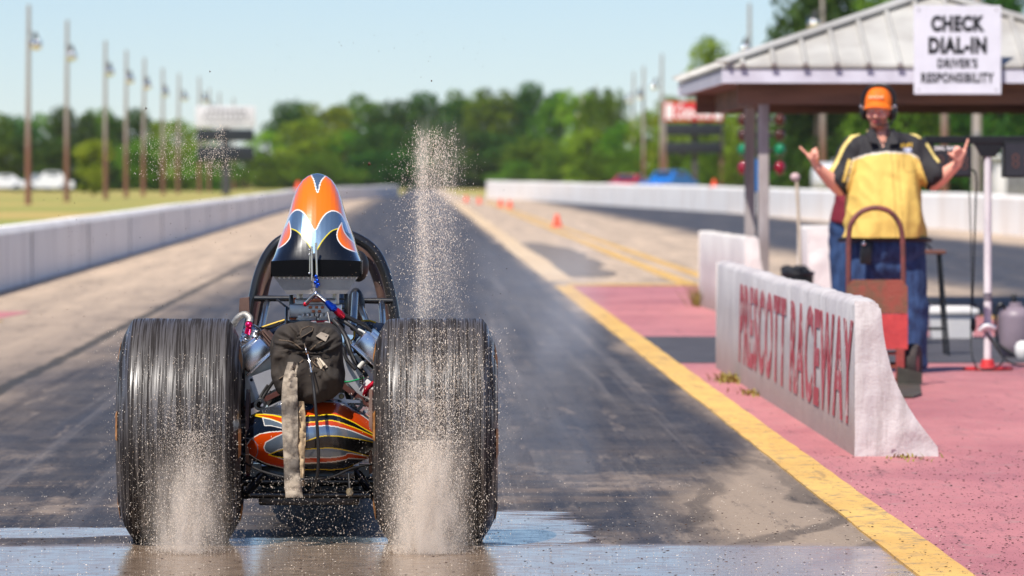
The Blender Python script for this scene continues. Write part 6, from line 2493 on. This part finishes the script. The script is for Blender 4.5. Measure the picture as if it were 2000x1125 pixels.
patch('flap', [(586, 651), (590, 642), (603, 637), (612, 639), (610, 646), (588, 659)], m_pack, 0.006, m_seamw)
patch('label', [(617, 656), (627, 648), (643, 654), (636, 667)], m_patch, 0.004)
b = MB()
for x0, y0, x1, y1 in ((623, 656, 627, 653), (627, 658, 633, 654), (633, 661, 638, 656)):
    b.tube([on_pack(x0, y0, .0105), on_pack(x1, y1, .0105)], 0.0016, 6)
b.build('label_mark', m_rubh, pack)
b = MB()
for L_ in ([(545, 664), (570, 668), (592, 684)], [(606, 684), (622, 670), (640, 662)], [(598, 698), (582, 712), (560, 730), (545, 740)], [(604, 700), (620, 716), (634, 724)], [(616, 700), (612, 715), (606, 735)]):
    b.tube([on_pack(x, y, .001) for x, y in sp2(L_, 4)], 0.0022, 6)
b.build('seam', m_seamw, pack)
b = MB()
for L_ in ([(619, 699), (630, 716)], [(624, 700), (634, 714)], [(628, 704), (638, 718)], [(620, 706), (628, 720)]):
    b.tube([on_pack(x, y, .003) for x, y in L_], [0.003, 0.0045], 6)
b.build('bridle_cord', M('pale_cord', S(206, 192, 170), 0.7), pack)

# tether strap: two plies hanging from the pack
m_strap = M('dirty_webbing', S(170, 156, 138), 0.85, col2=S(96, 88, 80), scale=13, lo=.4, hi=.62, bump=0.5, bscale=60, bdist=0.006)
m_strap2 = M('clean_webbing', S(186, 162, 128), 0.85, col2=S(164, 140, 110), scale=20, bump=0.5, bscale=160, stretch=(.3, 1, 1), bdist=0.004)


def strap(name, rows, mt, th=0.006, Z0=20.09):
    rows = [rows[0]] + rows[1:]
    L_ = sp2([(r[0], r[2]) for r in rows], 8)
    R_ = sp2([(r[1], r[2]) for r in rows], 8)
    n_ = len(L_)
    m_ = 9
    v_, f_ = [], []
    for i in range(n_):
        t = i / (n_ - 1)
        for j in range(m_):
            k = j / (m_ - 1)
            x = L_[i][0] * (1 - k) + R_[i][0] * k
            y = L_[i][1]
            Z = Z0 - 0.01 * math.sin(k * math.pi) + 0.008 * noise.noise((k * 3, t * 9, 3)) + 0.010 * noise.noise((k * 3 + t * 9, t * 22, 8)) + 0.005 * noise.noise((k * 9 - t * 20, t * 40, 2)) + 0.02 * (1 - t) ** 2
            v_.append(P(x, y, Z))
    k0 = len(v_)
    v_ += [a + Vector((0, th, 0)) for a in v_]
    for i in range(n_ - 1):
        for j in range(m_ - 1):
            a = i * m_ + j
            f_.append((a, a + 1, a + m_ + 1, a + m_))
            f_.append((k0 + a, k0 + a + m_, k0 + a + m_ + 1, k0 + a + 1))
    for i in range(n_ - 1):
        a, c_ = i * m_, i * m_ + m_ - 1
        f_ += [(a, a + m_, k0 + a + m_, k0 + a), (c_, k0 + c_, k0 + c_ + m_, c_ + m_)]
    for j in range(m_ - 1):
        a, c_ = j, (n_ - 1) * m_ + j
        f_ += [(a, k0 + a, k0 + a + 1, a + 1), (c_, c_ + 1, k0 + c_ + 1, k0 + c_)]
    b = MB()
    b.add(v_, f_)
    return b.build(name, mt, drag, 60)


strap('tether_strap', [(562, 584, 707), (554, 581, 735), (550, 581, 770), (550, 582, 815), (552, 582, 860), (554, 584, 900), (555, 588, 940), (558, 592, 972)], m_strap)
strap('strap_under_ply', [(576, 594, 784), (577, 597, 820), (578, 597, 860), (580, 595, 905), (583, 594, 950)], m_strap2, 0.005, 20.105)
b = MB()
b.tube([on_pack(594, 670, .012), on_pack(597, 680, .014), on_pack(599, 689, .012)], 0.0034, 10, 5)
b.tube([P(601, 692, 20.09), P(604, 705, 20.07), P(607, 720, 20.06)], 0.0026, 8, 5)
b.cyl(P(606, 718, 20.06), P(608, 728, 20.06), 0.0045, 0.0045, 10)
b.build('release_pin', m_pol, drag)
b = MB()
b.ball(on_pack(600, 690, .004), (0.007, .005, .006), 10, 8)
b.build('pin_ring', M('brass_ring', S(170, 110, 60), 0.35, 0.9), drag)
b = MB()
b.tube([P(608, 727, 20.06), P(612, 750, 20.06), P(616, 790, 20.04), P(620, 840, 20.04), P(622, 890, 20.05), P(620, 925, 20.07), P(613, 950, 20.1), P(603, 962, 20.16)], 0.0056, 10, 6)
b.build('release_cable', m_rubh, drag)

# ---------------- lower frame
b = MB()
b.tube([P(474, 966, 20.42), P(738, 966, 20.42)], 0.014, 12)
b.tube([P(474, 940, 20.5), P(738, 940, 20.5)], 0.018, 12)
b.bar(P(500, 905, 20.52), P(500, 968, 20.52), 0.04, 0.05)
b.bar(P(712, 905, 20.52), P(712, 968, 20.52), 0.04, 0.05)
b.box(P(606, 940, 20.62), (0.40, 0.16, 0.12), None, 0.01)
b.box(P(606, 966, 20.7), (0.36, 0.5, 0.05), None, 0.01)
b.tube([P(698, 925, 20.5), P(735, 975, 20.4)], 0.016, 12)
b.tube([P(510, 930, 20.5), P(478, 968, 20.4)], 0.016, 12)
b.build('lower_frame', m_frame, drag)
b = MB()
b.prism([P(x, y, 20.56) for x, y in ((479, 893), (495, 900), (494, 950), (479, 955))], (0, 0, 0), (0, .01, 0))
b.prism([P(x, y, 20.56) for x, y in ((725, 890), (735, 885), (735, 950), (727, 955))], (0, 0, 0), (0, .01, 0))
pp_ = b.build('side_plate', M('pale_plate', S(150, 150, 166), 0.4, 0.3), drag, 0)
b = MB()
b.box(P(486, 924, 20.553), (0.02, 0.006, 0.035), None, 0.002)
b.build('tail_reflector', M('red_reflector', S(170, 40, 60), 0.3), pp_)
b = MB()
b.tube([P(681, 925, 20.22), P(683, 955, 20.2)], 0.0055, 10)
b.box(P(678, 925, 20.24), (0.05, 0.03, 0.02), None, 0.004)
wl = b.build('jack_rod', m_frame, drag)
b = MB()
b.lathe([(0, -.008), (0.011, -.008), (0.0135, -.004), (0.0135, .008), (0, .008)], P(683, 961, 20.19), 'Y', 20)
b.build('rod_knob', M('dull_brass', S(176, 156, 122), 0.4, 0.7), wl)

# ---------------- body and front end, mostly hidden behind the engine
b = MB()
secs = [(20.75, .16, .30, .52), (21.4, .22, .14, .66), (22.2, .27, .12, .70), (22.9, .25, .12, .60), (24.2, .20, .14, .46), (25.6, .12, .17, .36), (26.3, .05, .20, .30)]
vs2, fs2 = [], []
for y, hw, z0, z1 in secs:
    for k in range(16):
        a = 2 * math.pi * k / 16
        e_ = lambda v_: math.copysign(abs(v_) ** 0.6, v_)
        vs2.append((CX + hw * e_(math.cos(a)), y, (z0 + z1) / 2 + (z1 - z0) / 2 * e_(math.sin(a))))
for i in range(len(secs) - 1):
    for k in range(16):
        k2 = (k + 1) % 16
        fs2.append((i * 16 + k, i * 16 + k2, (i + 1) * 16 + k2, (i + 1) * 16 + k))
fs2 += [tuple(range(16)), tuple((len(secs) - 1) * 16 + k for k in range(15, -1, -1))]
b.add(vs2, fs2)
b.build('body', m_black, drag, 50)
for s in (-1, 1):
    b = MB()
    b.lathe([(0.18, -.045), (0.24, -.05), (0.27, -.03), (0.275, 0), (0.27, .03), (0.24, .05), (0.18, .045)], (CX + s * 0.42, 25.9, 0.275), 'X', 36, close=True)
    w_ = b.build('front_wheel', m_side, drag)
    b = MB()
    b.lathe([(0.185, -.03), (0.17, -.02), (0.03, -.03), (0.03, .03), (0.17, .02), (0.185, .03)], (CX + s * 0.42, 25.9, 0.275), 'X', 30, close=True)
    b.build('rim', m_pol, w_)
b = MB()
b.tube([(CX - .40, 25.9, .275), (CX + .40, 25.9, .275)], 0.018, 10)
b.build('front_axle', m_frame, drag)
for s in (-1, 1):
    b = MB()
    for k in range(4):
        y = 20.78 + k * 0.11
        b.tube([(CX + s * .17, y, .60), (CX + s * .26, y + .02, .60), (CX + s * .31, y - .02, .61), (CX + s * .34, y - .05, .64)], 0.021, 10, 4)
    b.build('exhaust_header', m_rustm, drag)

# ================================================================== SPRAY AND LOOSE RUBBER
def flecks(name, pts, sizes, mat, stretch=1.0, wide=1.0, lump=False):
    """small solid crumbs, one four sided grain each"""
    n = len(pts)
    t0 = np.array([(0, 0, 1), (.94, 0, -.33), (-.47, .82, -.33), (-.47, -.82, -.33)])
    if lump:
        t0 = np.array([(1, 0, 0), (0, .8, .1), (-.9, .1, 0), (.1, -1.0, 0), (0.1, .1, 1), (0, -.1, -.8)])
    k_ = len(t0)
    a = RNG.uniform(0, 6.28, n)
    b_ = RNG.uniform(0, 6.28, n)
    ca, sa, cb, sb = np.cos(a), np.sin(a), np.cos(b_), np.sin(b_)
    Rm = np.zeros((n, 3, 3))
    Rm[:, 0, 0], Rm[:, 0, 1], Rm[:, 1, 0], Rm[:, 1, 1], Rm[:, 2, 2] = ca, -sa, sa, ca, 1
    Rx = np.zeros((n, 3, 3))
    Rx[:, 0, 0], Rx[:, 1, 1], Rx[:, 1, 2], Rx[:, 2, 1], Rx[:, 2, 2] = 1, cb, -sb, sb, cb
    T = np.einsum('nij,njk->nik', Rm, Rx)
    v = np.einsum('nij,kj->nki', T, t0) * sizes[:, None, None]
    v[:, :, 2] *= stretch
    v[:, :, 0] *= wide
    v += pts[:, None, :]
    me = bpy.data.meshes.new(name)
    v = v.reshape(-1, 3)
    f = np.array([(0, 1, 4), (1, 2, 4), (2, 3, 4), (3, 0, 4), (1, 0, 5), (2, 1, 5), (3, 2, 5), (0, 3, 5)] if lump else [(0, 1, 2), (0, 2, 3), (0, 3, 1), (1, 3, 2)])
    fa = (np.arange(n)[:, None, None] * k_ + f[None]).reshape(-1, 3)
    me.from_pydata(v.tolist(), [], fa.tolist())
    o = link(name, me, mat, None, 0)
    o['kind'] = 'stuff'
    return o


m_spray = M('wet_grit', S(246, 234, 218), 0.5, col2=S(212, 180, 146), scale=90, lo=.45, hi=.7)


def px_pts(px, py, Z):
    return np.stack([(px - 815) * Z / F, Z, 1.3 - (py - 345) * Z / F], 1)


S_pts, S_siz = [], []


def cloud(n, fx, fy, z0, z1, s0, s1):
    px, py = fx(n), fy(n)
    Z = RNG.uniform(z0, z1, n)
    p = px_pts(px, py, Z)
    ok = p[:, 2] > 0.004
    s = s0 * (s1 / s0) ** (RNG.uniform(0, 1, n) ** 2.0)
    S_pts.append(p[ok])
    S_siz.append(s[ok])


U, NRM = RNG.uniform, RNG.normal
tri = lambda lo, hi, pw: (lambda n: lo + (hi - lo) * U(0, 1, n) ** pw)
# plume thrown above the right slick
def plume(n, cx, w0, w1, ytop, ybot, pw, z0, z1, s0, s1):
    t = U(0, 1, n) ** pw
    x = cx + NRM(0, 1, n) * (w0 + (w1 - w0) * t)
    top_ = ytop + (np.array([noise.noise((v_ * 0.05, cx, 1.0)) for v_ in x]) * 40 + np.abs(x - cx) * 0.35 + RNG.gamma(1.0, 16.0, n) - 14 if ytop < 300 else 0)
    y = ybot + (top_ - ybot) * t
    Z = U(z0, z1, n)
    p = px_pts(x, y, Z)
    s = 0.54 * s0 * (s1 / s0) ** (U(0, 1, n) ** 3.0)
    ok = p[:, 2] > 0.004
    S_pts.append(p[ok])
    S_siz.append(s[ok])


plume(5250, 826, 9, 8, 255, 640, 0.8, 20.2, 20.6, .0009, .0028)
plume(6500, 858, 26, 20, 255, 640, 0.75, 20.1, 20.7, .0009, .0030)
plume(4500, 838, 34, 30, 265, 640, 0.7, 20.1, 20.8, .0010, .0032)
plume(875, 848, 62, 50, 260, 640, 0.8, 20.0, 20.9, .0009, .0028)
# grit streaming down the back of the right slick
plume(27500, 838, 40, 34, 780, 1082, 1.7, 19.70, 19.98, .0008, .0026)
plume(10625, 850, 58, 50, 690, 1082, 1.2, 19.72, 19.98, .0009, .0032)
plume(21250, 826, 30, 24, 860, 1085, 1.3, 19.66, 19.95, .0008, .0022)
plume(3250, 850, 60, 46, 640, 800, 1.0, 19.9, 19.99, .0010, .0034)
plume(1125, 955, 26, 22, 640, 1060, 1.0, 19.8, 20.4, .0009, .0028)
# and of the left one
plume(11250, 362, 50, 46, 790, 1085, 1.9, 19.70, 19.98, .0008, .0026)
plume(8750, 375, 24, 20, 840, 1085, 1.4, 19.66, 19.95, .0008, .0022)
plume(2500, 350, 58, 52, 690, 1080, 1.3, 19.75, 19.98, .0009, .0030)
plume(625, 235, 22, 20, 640, 1060, 1.0, 19.8, 20.4, .0009, .0026)
# thin veil that hangs before the left scoreboard
plume(1250, 345, 34, 40, 250, 352, 0.7, 20.2, 20.9, .0010, .0026)
plume(875, 425, 20, 16, 262, 345, 0.8, 20.2, 20.9, .0010, .0026)
plume(1125, 600, 70, 70, 930, 1075, 1.0, 19.6, 20.2, .0010, .0030)
flecks('tyre_spray', np.concatenate(S_pts), np.concatenate(S_siz), m_spray, 2.8)

# dark crumbs in the air
n = 420
px = np.concatenate([U(60, 520, n // 2), U(520, 1010, n - n // 2)])
py = np.concatenate([U(360, 620, n // 2), U(60, 620, n - n // 2) ** 1.0])
p = px_pts(px, py, U(19.9, 20.8, n))
p2 = px_pts(np.array([410, 843, 285, 721, 740.]), np.array([140, 158, 212, 320, 100.]), np.full(5, 20.3))
flecks('flying_rubber', np.concatenate([p, p2]), np.concatenate([.0006 * 3.6 ** U(0, 1, n), np.array([.004, .004, .005, .008, .002])]), M('rubber_crumb', S(44, 36, 32), 0.7, col2=S(96, 62, 44), scale=30), 1.3)

n = 5200
p = np.stack([U(1.75, 3.3, n), 18.6 + 8.5 * U(0, 1, n) ** 1.4, np.full(n, 0.011)], 1)
s = .0010 * 6.5 ** (U(0, 1, n) ** 2.4)
p[:, 2] = 0.009 + s * .3
flecks('pad_debris', p, s, M('pad_rubber', S(46, 34, 36), 0.85, col2=S(80, 54, 50), scale=20), 0.4, 1.5, True)
# crumbs and grit lying on the ground
n = 5200
Zg = np.concatenate([18.3 + 3.4 * U(0, 1, n // 2) ** 1.2, 18.3 + 16 * U(0, 1, n - n // 2) ** 1.4])
xg = np.concatenate([U(-1.7, 2.6, n // 2), U(-2.2, 4.2, n - n // 2)])
p = np.stack([xg, Zg, np.full(n, 0.012)], 1)
s = .0010 * 5.5 ** (U(0, 1, n) ** 2.8)
p[:, 2] = 0.016 + s * .25
flecks('rubber_debris', p, s, M('ground_rubber', S(40, 33, 32), 0.8, col2=S(84, 58, 46), scale=20), 0.45, 1.4, True)
n = 2600
Zg = 18.4 + 6 * U(0, 1, n) ** 1.5
p = np.stack([U(-1.7, 1.9, n), Zg, np.full(n, 0.010)], 1)
flecks('ground_grit', p, .0012 * 3.0 ** U(0, 1, n), m_spray, 0.5)


# ---------------- drifting mist of the burnout
def mist(name, c, s, dens, cols, fn):
    """closed box of thin air carrying fine water; fn builds the density from box coordinates -1..1"""
    b = MB()
    b.box(c, s)
    o = b.build(name, None, None, 0, loc=c)
    o['kind'] = 'stuff'
    m = bpy.data.materials.new(name + '_air')
    m.use_nodes = True
    nt = m.node_tree
    nt.nodes.remove(nt.nodes['Principled BSDF'])
    tc = N(nt, 'ShaderNodeTexCoord').outputs['Object']
    sp = N(nt, 'ShaderNodeSeparateXYZ')
    nt.links.new(tc, sp.inputs[0])
    ax = [mth(nt, 'DIVIDE', sp.outputs[i], s[i] / 2) for i in range(3)]
    d = fn(nt, tc, ax)
    pv = N(nt, 'ShaderNodeVolumePrincipled')
    pv.inputs['Color'].default_value = (*cols, 1)
    pv.inputs['Anisotropy'].default_value = -0.25
    nt.links.new(mth(nt, 'MULTIPLY', d, dens), pv.inputs['Density'])
    nt.links.new(pv.outputs[0], nt.nodes['Material Output'].inputs['Volume'])
    o.data.materials.append(m)
    return o


def gauss(nt, a, c, w):
    t = mth(nt, 'DIVIDE', mth(nt, 'SUBTRACT', a, c), w)
    return mth(nt, 'POWER', 2.718, mth(nt, 'MULTIPLY', mth(nt, 'MULTIPLY', t, t), -1.0))


def fade(nt, ax, keys=(0, 1, 2)):
    d = None
    for i in keys:
        e = mth(nt, 'SUBTRACT', 1.0, sstep(nt, mth(nt, 'ABSOLUTE', ax[i]), 0.55, 1.0))
        d = e if d is None else mth(nt, 'MULTIPLY', d, e)
    return d


def plume_d(nt, tc, ax):
    n = nz(nt, tc, 1.0, 5, 0.65, (42, 8, 5))
    g_ = mth(nt, 'ADD', gauss(nt, ax[0], -0.17, 0.10), mth(nt, 'MULTIPLY', gauss(nt, ax[0], 0.12, 0.32), 0.55))
    return mth(nt, 'MULTIPLY', mth(nt, 'MULTIPLY', g_, sstep(nt, n, 0.34, 0.72)), fade(nt, ax, (1, 2)))


def skirt_d(nt, tc, ax):
    n = nz(nt, tc, 1.0, 5, 0.65, (26, 6, 7))
    g_ = mth(nt, 'MULTIPLY', gauss(nt, ax[0], 0.0, 0.45), mth(nt, 'SUBTRACT', 1.0, sstep(nt, ax[2], -0.75, 0.9)))
    return mth(nt, 'MULTIPLY', mth(nt, 'MULTIPLY', g_, sstep(nt, n, 0.30, 0.70)), fade(nt, ax, (0,)))


def smoke_d(nt, tc, ax):
    n = nz(nt, tc, 3.2, 6, 0.62, (1, 1, 0.8))
    return mth(nt, 'MULTIPLY', sstep(nt, n, 0.40, 0.75), fade(nt, ax))


mist('tyre_plume_mist', ((845 - 815) * 20.4 / F, 20.42, 1.13), (0.42, 0.40, 0.84), 2.0, (0.96, 0.90, 0.84), plume_d)
mist('tyre_mist', ((836 - 815) * 19.8 / F, 19.78, 0.27), (0.40, 0.34, 0.52), 9.5, (0.95, 0.86, 0.76), skirt_d)
mist('tyre_mist', ((366 - 815) * 19.8 / F, 19.78, 0.23), (0.40, 0.34, 0.44), 6.0, (0.95, 0.86, 0.76), skirt_d)
mist('tyre_smoke', (0.44, 21.1, 0.62), (0.56, 1.5, 1.15), 0.5, (0.85, 0.90, 1.0), smoke_d)
# ================================================================== CAMERA AND LIGHT
cam = bpy.data.cameras.new('camera')
co_ = bpy.data.objects.new('camera', cam)
COL.objects.link(co_)
co_.location = (0, 0, 1.3)
co_.rotation_euler = (math.radians(90), 0, 0)
cam.sensor_width = 36
cam.lens = 202
cam.shift_x = (1000 - 815) / 2000
cam.shift_y = -(562.5 - 345) / 2000
cam.clip_end = 8000
cam.dof.use_dof = True
cam.dof.focus_distance = 20.4
cam.dof.aperture_fstop = 6.6
SC.camera = co_

SUN = Vector((-0.27, -0.50, 0.83)).normalized()
sl_ = bpy.data.lights.new('sun', 'SUN')
sl_.energy = 4.2
sl_.angle = math.radians(0.53)
sl_.color = (1.0, 0.94, 0.86)
so = bpy.data.objects.new('sun', sl_)
COL.objects.link(so)
so.rotation_euler = SUN.to_track_quat('Z', 'Y').to_euler()
so.location = SUN * 100

w = bpy.data.worlds.new('World')
SC.world = w
w.use_nodes = True
nt = w.node_tree
bg = nt.nodes['Background']
sky = nt.nodes.new('ShaderNodeTexSky')
sky.sky_type = 'NISHITA'
sky.sun_disc = False
sky.sun_elevation = math.asin(SUN.z)
sky.sun_rotation = math.atan2(SUN.x, SUN.y)
sky.altitude = 900
sky.air_density = 0.9
sky.dust_density = 0.0
sky.ozone_density = 3.5
tint = nt.nodes.new('ShaderNodeMix')
tint.data_type = 'RGBA'
tint.blend_type = 'MULTIPLY'
tint.inputs[0].default_value = 1
tint.inputs[7].default_value = (0.665, 0.715, 0.84, 1)
nt.links.new(sky.outputs[0], tint.inputs[6])
nt.links.new(tint.outputs[2], bg.inputs[0])
bg.inputs[1].default_value = 0.09
SC.view_settings.view_transform = 'Standard'
SC.view_settings.look = 'None'
SC.view_settings.exposure = 0.6
SC.view_settings.gamma = 1
SC.render.film_transparent = False
SC.cycles.max_bounces = 8
SC.cycles.use_denoising = True

# the summer haze over the track
b = MB()
b.box((0, 640, 24.0), (900, 1500, 52.0))
hz = b.build('haze', None, None, 0)
hz['kind'] = 'stuff'
hm = bpy.data.materials.new('haze_air')
hm.use_nodes = True
hn = hm.node_tree
hn.nodes.remove(hn.nodes['Principled BSDF'])
pv = hn.nodes.new('ShaderNodeVolumePrincipled')
pv.inputs['Color'].default_value = (0.80, 0.90, 1.0, 1)
pv.inputs['Density'].default_value = 0.00006
pv.inputs['Anisotropy'].default_value = 0.2
hn.links.new(pv.outputs[0], hn.nodes['Material Output'].inputs['Volume'])
hz.data.materials.append(hm)

SC.cycles.volume_bounces = 2
